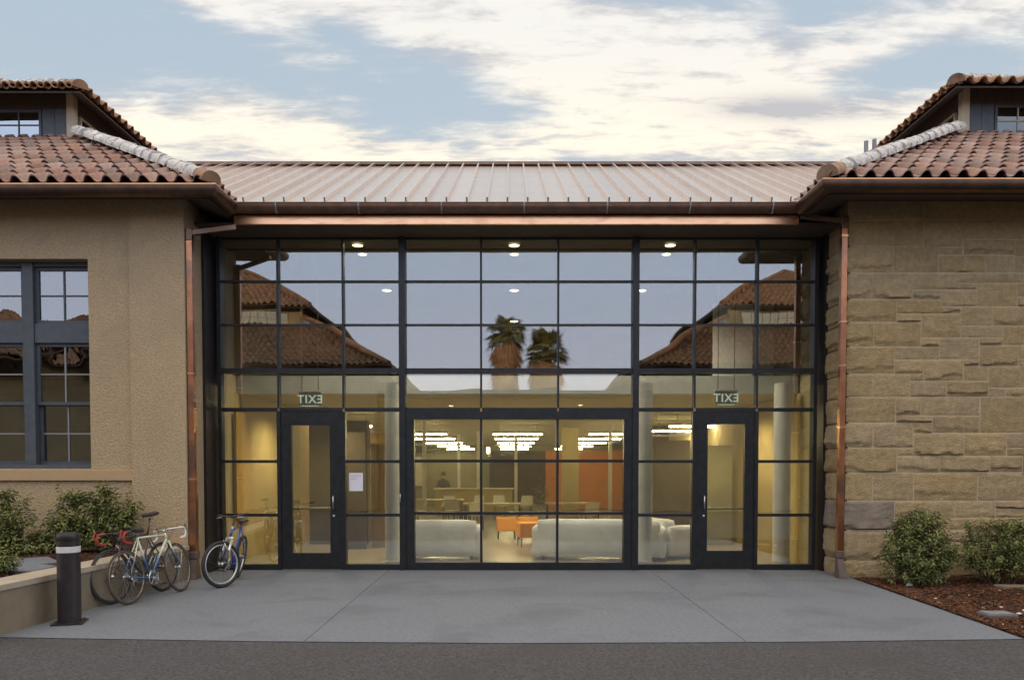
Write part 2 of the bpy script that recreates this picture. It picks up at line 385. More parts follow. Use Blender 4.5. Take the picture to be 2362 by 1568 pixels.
def bed(name, pts_fn, x0, x1, y0, y1, z, nx, ny, amp):
    mb = MB(); vs = []; fs = []
    for j in range(ny+1):
        for i in range(nx+1):
            x, y = pts_fn(i/nx, j/ny)
            vs.append((x, y, z + amp*noise.noise(Vector((x*2.2, y*2.2, z))) + amp*.6*noise.noise(Vector((x*7, y*7, 3)))))
    for j in range(ny):
        for i in range(nx): fs.append((j*(nx+1)+i, j*(nx+1)+i+1, (j+1)*(nx+1)+i+1, (j+1)*(nx+1)+i))
    mb.add(vs, fs); return mb.build(name, 'soil', None, True)
def right_edge(y): return 5.14 + (5.29-5.12)*(y-7.52)/(11.8-7.52)
struct(bed('planting_bed', lambda a, b: ((lambda y: (right_edge(y) + a*(14-right_edge(y)), y))(6.9 + b*4.95)), 0,0,0,0, .0, 60, 40, .022))
PB = .44
def wall_face(y): return -5.18 + .0672*(y-7.64)        # face of the low planter wall towards the apron
struct(bed('raised_bed', lambda a, b: ((lambda y: (-14 + a*(wall_face(y)-.36+14), y))(7.5 + b*4.2)), 0,0,0,0, PB, 60, 40, .025))

pw = thing('planter_wall', (-5.2, 9.5, 0), 'low concrete planter wall with pale flat cap behind the leaning road bikes', 'wall')
y0_, y1_ = 7.2, 11.55
MB().prism([(wall_face(y0_)-.36, y0_),(wall_face(y0_), y0_),(wall_face(y1_), y1_),(wall_face(y1_)-.36, y1_)], -.03, .455).build('wall_body', 'planter_concrete', pw)
mb = MB()
mb.prism([(wall_face(y0_)-.375, y0_-.01),(wall_face(y0_)+.012, y0_-.01),(wall_face(y1_)+.012, y1_),(wall_face(y1_)-.375, y1_)], .455, .515)
mb.build('cap', 'cap_concrete', pw)
MB().prism([(-14, 7.2),(wall_face(7.2)-.36, 7.2),(wall_face(7.55)-.36, 7.5),(-14, 7.5)], -.03, .455).build('wall_body', 'planter_concrete', pw)
pth = [G(px, py, .47) for px, py in ((-160,1322),(-160,1300),(0,1290),(110,1283),(140,1296),(90,1300),(132,1304),(77,1317),(18,1317),(-60,1330))]
struct(MB().prism(pth, .40, .472).build('garden_path', 'concrete'))

def chips(name, n, place, mats, size, zf, parentless=True):
    mb = MB(); rng = random.Random(name)
    for _ in range(n):
        x, y = place(rng); z = zf(x, y)
        l = size*rng.uniform(.5, 1.5); w = l*rng.uniform(.25, .6); a = rng.uniform(0, 6.28); t = rng.uniform(-.5, .5); r = rng.uniform(-.4, .4)
        m = Matrix.Translation((x, y, z + .012)) @ Matrix.Rotation(a, 4, 'Z') @ Matrix.Rotation(t, 4, 'X') @ Matrix.Rotation(r, 4, 'Y')
        h = size*.12
        mb.cur = 0 if rng.random() < .62 else 1
        if rng.random() < .006: mb.cur = 2
        mb.add([m @ Vector(p) for p in ((-l,-w,-h),(l,-w*.7,-h),(l*.8,w,-h),(-l*.9,w*.8,-h),(-l,-w,h),(l,-w*.7,h),(l*.8,w,h),(-l*.9,w*.8,h))],
               [(4,5,6,7),(0,1,5,4),(1,2,6,5),(2,3,7,6),(3,0,4,7)])
    return mb.build(name, mats, None, False, 'stuff')
c = chips('bark_mulch', 9000, lambda g: ((lambda y: (right_edge(y)+.02 + g.random()**1.4*4.2, y))(g.uniform(7.2, 11.65))), ['mulch_chip','dark_chip','pale_chip'], .022, lambda x, y: .0)
c['label'] = 'reddish brown bark mulch under the shrubs by the stone wall'
def leftplace(g):
    y = g.uniform(7.6, 11.6); return wall_face(y)-.38 - g.random()**1.3*3.4, y
c = chips('leaf_litter', 3200, leftplace, ['dark_chip','mulch_chip','pale_chip'], .020, lambda x, y: PB)
c['label'] = 'dark bark and leaf litter in the raised bed'

# ------------------------------------------------------------------ wing buildings
TAN, SIN, COS = math.tan(R(30)), math.sin(R(30)), math.cos(R(30))
ZE, GTOP = 5.78, 5.733
TW, TL, TE = .262, .50, .445                      # tile width, length, exposure
def prof(p):
    if p < .56: return .078*math.sin(math.pi*p/.56)**.75
    return -.022*math.sin(math.pi*(p-.56)/.44)
def tile_verts(nseg=10):
    out = []
    for t, lift in ((0.0, .050), (TL, .008)):
        for th in (0.0, -.018):
            for i in range(nseg+1):
                out.append((TW*1.03*i/nseg, t, prof(min(i/nseg, .9999)) + lift + th))
    n = nseg+1; fs = []
    for i in range(nseg):
        fs += [(i, i+1, 2*n+i+1, 2*n+i), (n+i+1, n+i, 3*n+i, 3*n+i+1), (n+i, n+i+1, i+1, i)]
    return out, fs
TV, TF = tile_verts()
tmb = MB(); tmb.add(TV, TF); TILE = tmb.mesh('tile', 'terracotta', True); TILE.set_sharp_from_angle(angle=R(50))
tmb = MB(); tmb.add(TV, TF); TILE_OLD = tmb.mesh('tile', 'old_terracotta', True); TILE_OLD.set_sharp_from_angle(angle=R(50))

def wave_roof(mapf, s0, s1, hl, hr, rows, name, m, parent, ph=0.0, e=TE, w=TW, seg=7):
    """rows of barrel tiles as one surface; hl / hr narrow each row at the two hips (plan inset per plan depth)"""
    mb = MB(); rng = random.Random(name + str(s0))
    for k in range(rows):
        ta, tb = k*e, (k+1)*e + .04
        a, b = s0 + hl*ta*COS, s1 - hr*ta*COS
        if b - a < .1: break
        n = max(2, int((b-a)/w*seg)); vs = []
        for i in range(n+1):
            s = a + (b-a)*i/n; q = ((s-ph)/w) % 1.0; h = prof(q); j = .012*noise.noise(Vector((math.floor((s-ph)/w)*3.1, k*2.7, 1)))
            ba = max(s0 + hl*tb*COS, min(s1 - hr*tb*COS, s))
            vs += [mapf(s, ta, h+.02), mapf(s, ta, h+.055+j), mapf(ba, tb, h+.012)]
        fs = []
        for i in range(n):
            p, q = 3*i, 3*i+3
            fs += [(p, q, q+1, p+1), (p+1, q+1, q+2, p+2)]
        mb.add(vs, fs)
    return mb.build(name, m, parent, False, 'stuff')

def sash(win, T, u0, u1, z0, z1, v, cols, rows, mframe, mglass, fw=.05, mun=.022, edge=None, axis='u'):
    """frame, muntins and pane of one glazed sash; T maps (u, v, z)"""
    def bx(a0, a1, d0, d1, za, zb, nm, m_, par):
        mb = MB()
        pts = [(a0,d0),(a1,d0),(a1,d1),(a0,d1)]
        P = [T(p[0], p[1], z) if axis == 'u' else T(p[1], p[0], z) for z in (za, zb) for p in pts]
        mb.add(P, [(0,3,2,1),(4,5,6,7),(0,1,5,4),(1,2,6,5),(2,3,7,6),(3,0,4,7)])
        return mb.build(nm, m_, par)
    bx(u0, u0+fw, v, v+.05, z0, z1, 'stile', mframe, win); bx(u1-fw, u1, v, v+.05, z0, z1, 'stile', mframe, win)
    bx(u0+fw, u1-fw, v+.001, v+.049, z0, z0+fw, 'rail', mframe, win); bx(u0+fw, u1-fw, v+.001, v+.049, z1-fw, z1, 'rail', mframe, win)
    for i in range(1, cols):
        c_ = u0+fw + (u1-u0-2*fw)*i/cols
        bx(c_-mun/2, c_+mun/2, v+.008, v+.042, z0+fw, z1-fw, 'muntin', edge or mframe, win)
    for j in range(1, rows):
        c_ = z0+fw + (z1-z0-2*fw)*j/rows
        bx(u0+fw, u1-fw, v+.010, v+.040, c_-mun/2, c_+mun/2, 'muntin', edge or mframe, win)
    bx(u0+fw*.6, u1-fw*.6, v+.022, v+.027, z0+fw*.6, z1-fw*.6, 'pane', mglass, win)

def wing(root, sx, x0, y0, sy, uw, vw, real, U=15.8, V=24.0, rs='terracotta', lant=(4.30, 4.02, 7.7, 12.4), dim=False):
    T = lambda u, v, z: (sx*(x0+u), y0+sy*v, z)
    # --- eaves: gutter, lip, sloped soffit
    def loft(pf, name, m, Vend, closed=True):
        mb = MB(); vs = []
        for ring in range(3):
            for d, z in pf:
                vs.append(T(U, d, z) if ring == 0 else T(d, d, z) if ring == 1 else T(d, Vend, z))
        n = len(pf); fs = []
        for r_ in range(2):
            for i in range(n if closed else n-1): fs.append((r_*n+i, r_*n+(i+1) % n, (r_+1)*n+(i+1) % n, (r_+1)*n+i))
        fs += [tuple(range(n)), tuple(range(2*n, 3*n))]
        mb.add(vs, fs); o = mb.build(name, m, root); return smooth_flat(o, 35)
    VG = (11.80 - y0) if real else V
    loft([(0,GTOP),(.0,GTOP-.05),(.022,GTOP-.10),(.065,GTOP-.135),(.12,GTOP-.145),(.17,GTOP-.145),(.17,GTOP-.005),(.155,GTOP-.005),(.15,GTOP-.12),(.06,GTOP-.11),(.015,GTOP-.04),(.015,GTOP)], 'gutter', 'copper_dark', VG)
    mb = MB(); mb.tube([T(U,.006,GTOP+.004), T(.006,.006,GTOP+.004), T(.006,VG,GTOP+.004)], .009, 6); mb.build('gutter_lip', 'copper_bright' if real else 'copper_brown', root)
    mb = MB()
    za, zb = GTOP-.16, GTOP+.05
    e_ = .16; sv_ = (zb-za)/(vw-.16); zc = zb + sv_*e_
    mb.quad(T(U,.16,za), T(.16,.16,za), T(uw+e_,vw+e_,zc), T(U,vw+e_,zc)); mb.quad(T(.16,.16,za), T(.16,V,za), T(uw+e_,V,zc), T(uw+e_,vw+e_,zc))
    mb.quad(T(U,.165,za), T(.165,.165,za), T(.165,.165,ZE+.03), T(U,.165,ZE+.03)); mb.quad(T(.165,.165,za), T(.165,V,za), T(.165,V,ZE+.03), T(.165,.165,ZE+.03))
    mb.build('soffit', 'eave_wood', root)
    # --- lower roof
    u1, v1, lw, ld = lant
    deck = MB(); zt = lambda d: ZE + TAN*(d-.12)
    E_ = .12; rows = int((v1-.12)/COS/TE) + 1; dmax = v1
    deck.quad(T(E_,E_,ZE), T(U,E_,ZE), T(U,dmax,zt(dmax)), T(dmax,dmax,zt(dmax)))
    deck.quad(T(E_,E_,ZE), T(dmax,dmax,zt(dmax)), T(dmax,V,zt(dmax)), T(E_,V,ZE))
    deck.quad(T(dmax,dmax,zt(dmax)), T(U,dmax,zt(dmax)), T(U,V,zt(dmax)), T(dmax,V,zt(dmax)))
    roof = deck.build('roof', 'roof_deck', root)
    fmap = lambda s, t, h: T(E_+s, E_ + t*COS - h*SIN, ZE + t*SIN + h*COS)       # front slope (s from the hip corner outwards)
    smap = lambda s, t, h: T(E_ + t*COS - h*SIN, E_+s, ZE + t*SIN + h*COS)       # side slope
    tnum = 0
    if real:
        ncol = 24; rng = random.Random(int(x0*1000))
        for k in range(rows):
            t0 = k*TE - .02
            for cidx in range(ncol):
                s0 = cidx*TW - .02
                if s0 + TW < t0*COS + .01: continue
                jit = rng.uniform(-.008, .008); lift = rng.uniform(0, .010)
                if s0 < (t0+TL)*COS + .02:                                       # cut along the hip
                    bm = bmesh.new(); bv = [bm.verts.new((s0 + (v[0] if sx > 0 else TW-v[0]), t0+v[1]+jit, v[2]+lift)) for v in TV]
                    for f in TF: bm.faces.new([bv[i] for i in f])
                    bmesh.ops.bisect_plane(bm, geom=bm.verts[:]+bm.edges[:]+bm.faces[:], plane_co=(0,0,0), plane_no=(-1, COS, 0), clear_outer=True)
                    if len(bm.faces) < 3: bm.free(); continue
                    bm.verts.index_update()
                    mb = MB(); mb.add([fmap(v.co.x, v.co.y, v.co.z) for v in bm.verts], [[v.index for v in f.verts] for f in bm.faces]); bm.free()
                    o = mb.build('tile', rs, roof, True); o.data.set_sharp_from_angle(angle=R(50))
                else:
                    sl = s0 if sx > 0 else s0 + TW
                    org = Vector(fmap(sl, t0+jit, lift))
                    m4 = Matrix(((1,0,0,org.x),(0,COS,-SIN,org.y),(0,SIN,COS,org.z),(0,0,0,1)))
                    link('tile', TILE, roof, None, m4 @ Matrix.Rotation(rng.uniform(-.012, .012), 4, 'Z'))
        wave_roof(fmap, ncol*TW-.02, U-E_, 0, 0, rows, 'tile_field', rs, roof)
    else:
        wave_roof(fmap, 0, U-E_, 1, 0, rows, 'tile_field', rs, roof)
    wave_roof(smap, 0, V-E_, 1, 0, rows, 'tile_field', rs, roof, seg=6)
    # hip tiles bedded in pale mortar
    A, B = Vector(T(E_-.02,E_-.02,ZE+.075)), Vector(T(u1-.02, v1-.02, zt(u1)+.075))
    def caps(A, B, m0, m1, r0, step, roof, nm='hip_tile'):
        d = (B-A); L = d.length; d.normalize(); sidev = d.cross(Vector((0,0,1))).normalized(); up = sidev.cross(d); n = int(L/step)
        if not real:
            mb = MB(); mb.tube([A, B], r0, 8); mb.build(nm, m1, roof); return
        for i in range(n):
            mb = MB(); rng_ = random.Random(i*31 + int(x0*99)); vs = []; fs = []; q = 10
            sq = rng_.uniform(.92, 1.1)
            for j in range(6):
                p = A + d*(i*step + j*(step+.05)/5); rr = r0*(1.06 - .16*j/5)*sq
                for a in range(q+1):
                    an = math.pi*1.16*a/q - math.pi*.08
                    k_ = rr*(1 + (.24 if i else .02)*noise.noise(p*6 + Vector((math.cos(an), math.sin(an), i))*2.2))
                    vs.append(p + sidev*(math.cos(an)*k_*1.12) + up*(math.sin(an)*k_ - .03))
            for j in range(5):
                for a in range(q): fs.append((j*(q+1)+a, j*(q+1)+a+1, (j+1)*(q+1)+a+1, (j+1)*(q+1)+a))
            fs.append(tuple(range(q+1)))
            mb.add(vs, fs); mb.build(nm, m0 if i < 1 else m1, roof, True).data.set_sharp_from_angle(angle=R(60))
    caps(A, B, 'old_terracotta', 'lime_mortar' if real else 'old_terracotta', .122, .33, roof)
    # --- lantern with clerestory windows
    zb, zt_ = zt(v1)-.05, 8.82
    lan = MB()
    def lbox(a0, a1, b0, b1, za, zb2):
        P = [T(p, q, z) for z in (za, zb2) for p, q in ((a0,b0),(a1,b0),(a1,b1),(a0,b1))]
        lan.add(P, [(0,3,2,1),(4,5,6,7),(0,1,5,4),(1,2,6,5),(2,3,7,6),(3,0,4,7)])
    ua, ub, va, vb = u1, u1+lw, v1, v1+ld
    wz0, wz1 = zb+.10, zt_-.16
    lbox(ua+.001, ub, va+.12, va+.16, zb-.3, zt_+.3); lbox(ua+.12, ua+.16, va+.16, vb, zb-.3, zt_+.3); lbox(ub-.16, ub-.12, va+.16, vb, zb-.3, zt_+.3)
    lbox(ua, ua+.13, va, va+.119, zb, zt_+.2)
    lan.cur = 0
    lanw = lan.build('lantern', 'cream_paint' if real else 'opposite_wall', root)
    fr = 'sash_paint' if real else 'opposite_wall'
    def lb2(a0, a1, b0, b1, za, zb2, nm, m_):
        mb = MB(); P = [T(p, q, z) for z in (za, zb2) for p, q in ((a0,b0),(a1,b0),(a1,b1),(a0,b1))]
        mb.add(P, [(0,3,2,1),(4,5,6,7),(0,1,5,4),(1,2,6,5),(2,3,7,6),(3,0,4,7)]); return mb.build(nm, m_, lanw)
    lb2(ua+.131, ub, va+.02, va+.118, zb, zb+.09, 'sill', fr); lb2(ua+.131, ub, va+.02, va+.118, zt_-.15, zt_+.2, 'head_board', 'eave_wood')
    lb2(ua+.02, ua+.118, va+.131, vb, zb, zb+.09, 'sill', 'cream_paint' if real else fr); lb2(ua+.02, ua+.118, va+.131, vb, zt_-.15, zt_+.2, 'head_board', 'eave_wood')
    lb2(ua+.131, ua+.37, va+.03, va+.117, zb+.09, zt_-.15, 'panel', fr); lb2(ua+.38, ua+.62, va+.035, va+.117, zb+.09, zt_-.15, 'panel', fr)
    nwin = 2; ww = (lw - .62 - .2)/nwin
    for i in range(nwin):
        a = ua+.62 + i*ww
        sash(lanw, T, a+.03, a+ww-.12, zb+.092, zt_-.152, va+.05, 8, 2, fr, 'dim_glass' if dim else 'lantern_glass', .05, .022, 'cream_paint' if dim else None)
    sash(lanw, T, va+.35, va+3.4, zb+.092, zt_-.152, ua+.05, 9, 2, 'cream_paint' if real else fr, 'lantern_glass', .05, .03, None, 'v')
    # lantern roof, a little flatter than the main slopes
    TN = .505 if real else TAN; CL = 1/math.hypot(1, TN); SL = TN*CL
    eu, ev, ez = .42, .50, 8.75
    a0, b0, a1 = ua-eu, va-ev, ub+eu
    half = (a1-a0)/2; vend = vb+ev
    P = lambda u, v, d: T(u, v, ez + TN*d)
    lr = MB()
    for off, flip in ((0, 0), (-.035, 1)):
        Q = lambda u, v, d: T(u, v, ez + TN*d + off)
        lr.quad(Q(a0,b0,0), Q(a1,b0,0), Q(a0+half+.01,b0+half,half), Q(a0+half-.01,b0+half,half))
        lr.quad(Q(a0,b0,0), Q(a0+half-.01,b0+half,half), Q(a0+half-.01,vend,half), Q(a0,vend,0))
        lr.quad(Q(a1,b0,0), Q(a1,vend,0), Q(a0+half+.01,vend,half), Q(a0+half+.01,b0+half,half))
    lr.quad(T(a0,b0,ez), T(a1,b0,ez), T(a1,b0,ez-.035), T(a0,b0,ez-.035)); lr.quad(T(a0,b0,ez), T(a0,vend,ez), T(a0,vend,ez-.035), T(a0,b0,ez-.035))
    lroof = lr.build('lantern_roof', 'eave_wood', root)
    fm = lambda s, t, h: T(a0+s, b0-.03 + t*CL - h*SL, ez+.02 + t*SL + h*CL)
    sm = lambda s, t, h: T(a0-.03 + t*CL - h*SL, b0+s, ez+.02 + t*SL + h*CL)
    om = lambda s, t, h: T(a1+.03 - t*CL + h*SL, b0+s, ez+.02 + t*SL + h*CL)
    r2 = int(half/CL/TE)
    if real:
        for s_i in range(12):                                        # front eave course, one by one
            sl = s_i*TW + .10 if sx > 0 else s_i*TW + .10 + TW
            org = Vector(fm(sl, -.05, .012)); link('tile', TILE_OLD, lroof, None, Matrix(((1,0,0,org.x),(0,CL,-SL,org.y),(0,SL,CL,org.z),(0,0,0,1))))
        for s_i in range(22):                                        # side eave course
            p0 = Vector(sm(s_i*TW + .10 + (TW if sx > 0 else 0), -.05, .012))
            m4 = Matrix(((0, sx*CL, -sx*SL, p0.x),(-sx, 0, 0, p0.y),(0, SL, CL, p0.z),(0,0,0,1)))
            link('tile', TILE_OLD, lroof, None, m4)
    wave_roof(fm, 0, a1-a0, 1, 1, r2, 'tile_field', 'old_terracotta', lroof, ph=.1)
    wave_roof(sm, 0, vend-b0, 1, 0, r2, 'tile_field', 'old_terracotta', lroof, ph=.1, seg=6)
    wave_roof(om, 0, vend-b0, 1, 0, r2, 'tile_field', 'old_terracotta', lroof, seg=6)
    caps(Vector(T(a0-.04,b0-.04,ez+.10)), Vector(T(a0+half,b0+half,ez+TN*half+.10)), 'old_terracotta', 'lime_mortar' if real else 'old_terracotta', .115, .36, lroof)
    mb = MB(); mb.tube([T(a1+.04,b0-.04,ez+.10), T(a0+half,b0+half,ez+TN*half+.10), T(a0+half,vend,ez+TN*half+.10)], .13, 8); mb.build('ridge_tile', 'old_terracotta', lroof)
    return T

# --- left wing: roughcast stucco
YL = 11.60; XL = -4.95
lw_ = thing('stucco_building', (-8.5, 14.0, 0), 'tan stucco wing with blue framed sash window under a red tiled hip roof', 'building')
TLm = wing(lw_, -1, 4.19, 10.92, 1, .76, .68, True)
zo0, zo1 = W(205,1080,YL+.05)[1], W(205,597,YL+.05)[1]
xo1 = W(205.6, 800, YL+.05)[0]; xo0 = xo1 - 2.27
XP = W(300, 800, YL)[0]
mb = MB()
mb.box(-19, xo0, YL+.05, YL+.35, -.05, 6.05); mb.box(xo1, XP, YL+.05, YL+.35, -.05, 6.05)
mb.box(xo0, xo1, YL+.05, YL+.35, -.05, zo0); mb.box(xo0, xo1, YL+.05, YL+.35, zo1, 6.05)
lwall = mb.build('wall', 'stucco', lw_)
MB().box(XP, XL, YL, 12.22, -.05, 6.05).build('pilaster', 'stucco', lw_)
MB().box(XL-.3, XL, 12.221, 34, -.05, 5.98).build('side_wall', 'stucco', lw_)
zs0, zs1 = W(250,1108,YL)[1], W(250,1083,YL)[1]
MB().bev(-19, XP+.002, YL+.005, YL+.06, zs0, zs1, .008).build('sill_band', 'smooth_stucco', lw_)
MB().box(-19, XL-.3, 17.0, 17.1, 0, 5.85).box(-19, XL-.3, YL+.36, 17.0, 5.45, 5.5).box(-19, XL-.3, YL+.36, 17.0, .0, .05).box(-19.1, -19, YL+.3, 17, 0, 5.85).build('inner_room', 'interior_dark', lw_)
YW = YL + .27
I3 = lambda u, v, z: (u, v, z)
zt0, zt1 = W(100,792,YW)[1], W(100,748,YW)[1]; zm = W(100,931,YW)[1]
xm0, xm1 = W(54,800,YW-.06)[0], W(79,800,YW-.06)[0]
wmb = MB()
def fbox(nm, *a): wmb.bev(*a, .006)
fbox('mullion', xm0, xm1, YW-.07, YW+.05, zo0+.06, zo1-.001)
fbox('transom', xo0+.001, xm0-.001, YW-.05, YW+.05, zt0, zt1); fbox('transom', xm1+.001, xo1-.001, YW-.05, YW+.05, zt0, zt1)
fbox('jamb', xo1-.06, xo1-.001, YW-.05, YW+.05, zt1+.001, zo1-.002); fbox('jamb', xo1-.06, xo1-.001, YW-.05, YW+.05, zo0+.06, zt0-.001)
fbox('jamb', xo0+.001, xo0+.06, YW-.05, YW+.05, zt1+.001, zo1-.002); fbox('jamb', xo0+.001, xo0+.06, YW-.05, YW+.05, zo0+.06, zt0-.001)
fbox('head', xm1+.001, xo1-.061, YW-.05, YW+.05, zo1-.07, zo1-.001); fbox('head', xo0+.061, xm0-.001, YW-.05, YW+.05, zo1-.07, zo1-.001)
fbox('window_sill', xo0+.001, xo1-.001, YW-.10, YW+.06, zo0+.001, zo0+.059)
win = wmb.build('window', 'sash_paint', lw_)
for a, b in ((xm1+.001, xo1-.062), (xo0+.062, xm0-.001)):
    sash(win, I3, a, b, zt1+.002, zo1-.072, YW, 2, 2, 'sash_paint', 'window_glass', .055, .024)
    sash(win, I3, a, b, zm-.02, zt0-.002, YW-.005, 2, 2, 'sash_paint', 'window_glass', .05, .022, 'sash_edge')
    sash(win, I3, a, b, zo0+.061, zm+.02, YW+.05, 2, 2, 'sash_paint', 'window_glass', .05, .022, 'sash_edge')

# --- right wing: rock-faced sandstone
YR = 11.77; XR = 5.20
rw = thing('stone_building', (8.5, 14.0, 0), 'rock faced sandstone wing under a red tiled hip roof with clerestory', 'building')
TRm = wing(rw, 1, 4.36, 10.73, 1, .84, 1.04, True, dim=True)
mb = MB(); mb.box(XR+.03, 19, YR+.012, YR+.35, -.05, 6.05); mb.box(XR+.03, XR+.33, YR+.351, 34, -.05, 5.98)
rwall = mb.build('wall', 'mortar', rw)
st5 = [(680,60,1250,262),(1250,60,1570,268),(1570,60,2060,208),(1570,212,1985,330),(1985,212,2060,345),(690,265,1010,475),(1010,265,1370,475),(1370,272,1566,330),
 (1370,335,1750,475),(1750,335,1985,475),(1985,348,2060,475),(690,480,838,685),(838,480,1160,685),(1160,480,1520,610),(1520,480,2060,558),(1160,613,1392,690),
 (1392,613,1680,745),(1396,562,1678,610),(1680,562,2003,745),(2003,562,2060,665),(2003,668,2060,745),(690,690,1035,870),(1035,693,1392,803),(1392,750,1552,803),
 (1552,750,1810,900),(1810,750,2060,900),(1035,808,1230,870),(1232,808,1552,995),(690,875,850,1066),(850,875,1230,1066),(1232,998,1380,1066),(1552,904,1890,995),
 (1890,904,2060,1055),(1382,998,1697,1168),(1699,998,1888,1057),(690,1070,1020,1285),(1020,1070,1380,1170),(1020,1174,1248,1285),(1699,1060,2013,1223),(2013,1060,2060,1165),
 (2013,1168,2060,1223),(1250,1174,1572,1340),(1574,1172,1697,1223),(690,1290,840,1470),(840,1290,1140,1470),(1142,1290,1248,1340),(1574,1227,1770,1340),(1772,1227,2060,1395),
 (1142,1344,1435,1470),(1437,1344,1770,1470),(1772,1399,1910,1470),(1912,1399,2060,1470)]
st6 = [(540,-80,868,90),(870,-80,1040,42),(1042,-80,1440,42),(870,46,1116,94),(1118,46,1440,160),(1442,-80,1760,160),(540,96,715,260),(717,98,988,260),(990,98,1116,162),
 (990,166,1333,315),(1335,166,1622,315),(1624,166,1760,263),(1624,267,1760,315),(540,265,876,430),(878,265,988,314),(878,318,1168,430),(1170,320,1508,427),(1510,320,1730,427),(1732,320,1765,427),
 (540,435,712,620),(714,435,990,620),(992,435,1425,620),(1427,435,1760,620),(540,624,860,820),(862,624,1075,740),(1077,624,1270,740),(1272,624,1545,735),(1547,624,1760,675),(1547,679,1650,735),
 (1652,679,1760,735),(862,744,1150,818),(1152,744,1333,818),(1335,740,1650,830),(1652,740,1760,830),(530,824,830,1025),(832,822,1230,900),(832,904,1230,1025),(1232,834,1520,900),(1522,834,1760,900),
 (1232,904,1500,1025),(1502,904,1760,1025),(525,1029,860,1160),(862,1029,1230,1160),(1232,1029,1760,1160)]
def stone(x0, x1, z0, z1, seed, corner=False, m='sandstone'):
    rng = random.Random(seed); w, h = x1-x0, z1-z0
    nx, nz = max(6, min(16, int(w/.045))), max(7, min(17, int(h/.022)))
    led = rng.uniform(.05, .30); ldep = rng.uniform(.008, .042)*(1 if rng.random() < .75 else .1); tilt = rng.uniform(-.3, .3)
    sd = Vector((rng.uniform(-50, 50), rng.uniform(-50, 50), 0))
    def depth(u, v, uu, vv, wlen):
        e = min(1, min(uu*wlen, (1-uu)*wlen)/.014); f = min(1, min(vv*h, (1-vv)*h)/.012)
        ef = min(e, f)
        l_ = led + .20*noise.noise(sd + Vector((u*6, 1, 0))) + .10*noise.noise(sd + Vector((u*19, 3, 0))) + tilt*(uu-.5)*.5
        k = 1/(1 + math.exp(-max(-40, min(40, (vv - l_)/.013))))
        prof_ = ldep*k*(1 - .75*max(0, vv-l_))
        return ef*(.008 + prof_ + .008*noise.noise(sd + Vector((u*5, v*6, 2))) + .011*noise.noise(sd + Vector((u*13, v*17, 5))) + .006*noise.noise(sd + Vector((u*30, v*36, 8))))
    vs = []; fs = []
    jx = [0 if i in (0, nx) else rng.uniform(-.2, .2)/nx for i in range(nx+1)]
    for j in range(nz+1):
        for i in range(nx+1):
            uu, vv = i/nx + jx[i], j/nz
            d = depth(x0+uu*w, z0+vv*h, max(uu, .5) if corner else uu, vv, w)
            vs.append((x0+uu*w - (d if corner and i == 0 else 0), YR+.010 - d, z0+vv*h))
    for j in range(nz):
        for i in range(nx): a = j*(nx+1)+i; fs.append((a, a+1, a+nx+2, a+nx+1))
    n0 = len(vs); n = nx+1
    if corner:                                             # return face turning into the entrance recess
        ny = 9; YB = 12.56 + rng.uniform(-.03, .03)
        for j in range(nz+1):
            for i in range(ny+1):
                uu, vv = i/ny, j/nz
                d = depth(40+uu, z0+vv*h, max(.5, uu) if uu < .5 else uu, vv, .8)*1.5
                if i == 0: vs.append(vs[j*n])
                else: vs.append((x0-d, YR+.010+(YB-YR)*uu, z0+vv*h))
        for j in range(nz):
            for i in range(ny): a = n0+j*(ny+1)+i; fs.append((a+1, a, a+ny+1, a+ny+2))
    else:
        fs += [(j*n, (j+1)*n, len(vs)+1, len(vs)) for j in []]
    # thin sides back to the mortar bed
    base = len(vs); rim = [i for i in range(nx+1)] + [j*n+nx for j in range(1, nz+1)] + [nz*n+i for i in range(nx-1, -1, -1)] + [j*n for j in range(nz-1, 0, -1)]
    for i in rim: vs.append((vs[i][0], YR+.03, vs[i][2]))
    k = len(rim)
    for i in range(k): fs.append((rim[(i+1) % k], rim[i], base+i, base+(i+1) % k))
    mb = MB(); mb.add(vs, fs); o = mb.build('stone', m, rwall, True); o.data.set_sharp_from_angle(angle=R(38))
sidx = 0
def px_stone(cx0, cy0, cx1, cy1, ox, oy, k, edge):
    global sidx
    sidx += 1; f = 2362/2880
    xa, za = W((ox+cx0*k)*f, (oy+cy1*k)*f, YR); xb, zb2 = W((ox+cx1*k)*f, (oy+cy0*k)*f, YR)
    corner = cx0 <= edge
    if corner: xa = XR
    g = .0026
    stone(xa+(0 if corner else g), xb-g, max(-.04, za+g), zb2-g, 100+sidx, corner, 'grey_stone' if (oy > 1000 and 600 < cy0 < 640 and cx0 < 600) else 'sandstone')
for r_ in st5: px_stone(*r_, 2160, 600, 720/2053, 700)
for r_ in st6: px_stone(*r_, 2160, 1150, 720/1737, 545)
xs = W(2363.6, 900, YR)[0]; z = -.04; rng = random.Random(3)
while z < 5.9:                                             # the same masonry going on past the frame
    h_ = rng.uniform(.22, .42); x = xs
    while x < xs + 3.6:
        w_ = rng.uniform(.35, .95); stone(x+.004, x+w_-.004, z+.004, min(5.95, z+h_)-.004, rng.random()*9999); x += w_
    z += h_
sidx += 1; stone(XR, W((2160+1245*720/2053)*.82014, 500, YR)[0], W(2000,513,YR)[1]+.01, 5.98, 991, True); stone(W((2160+1245*720/2053)*.82014, 500, YR)[0]+.008, W(2370, 500, YR)[0], W(2000,513,YR)[1]+.01, 5.98, 992)
for px, pt in ((1998,326),(2017,322)):
    x, zt_ = W(px, pt, 13.0); mb = MB(); mb.lathe((x, 13.0, 0), [(.034, 6.2),(.034, zt_-.0),(.026, zt_),(.026, zt_-.05)], 12); mb.build('vent_pipe', 'pipe_grey', rw, True).data.set_sharp_from_angle(angle=R(40))

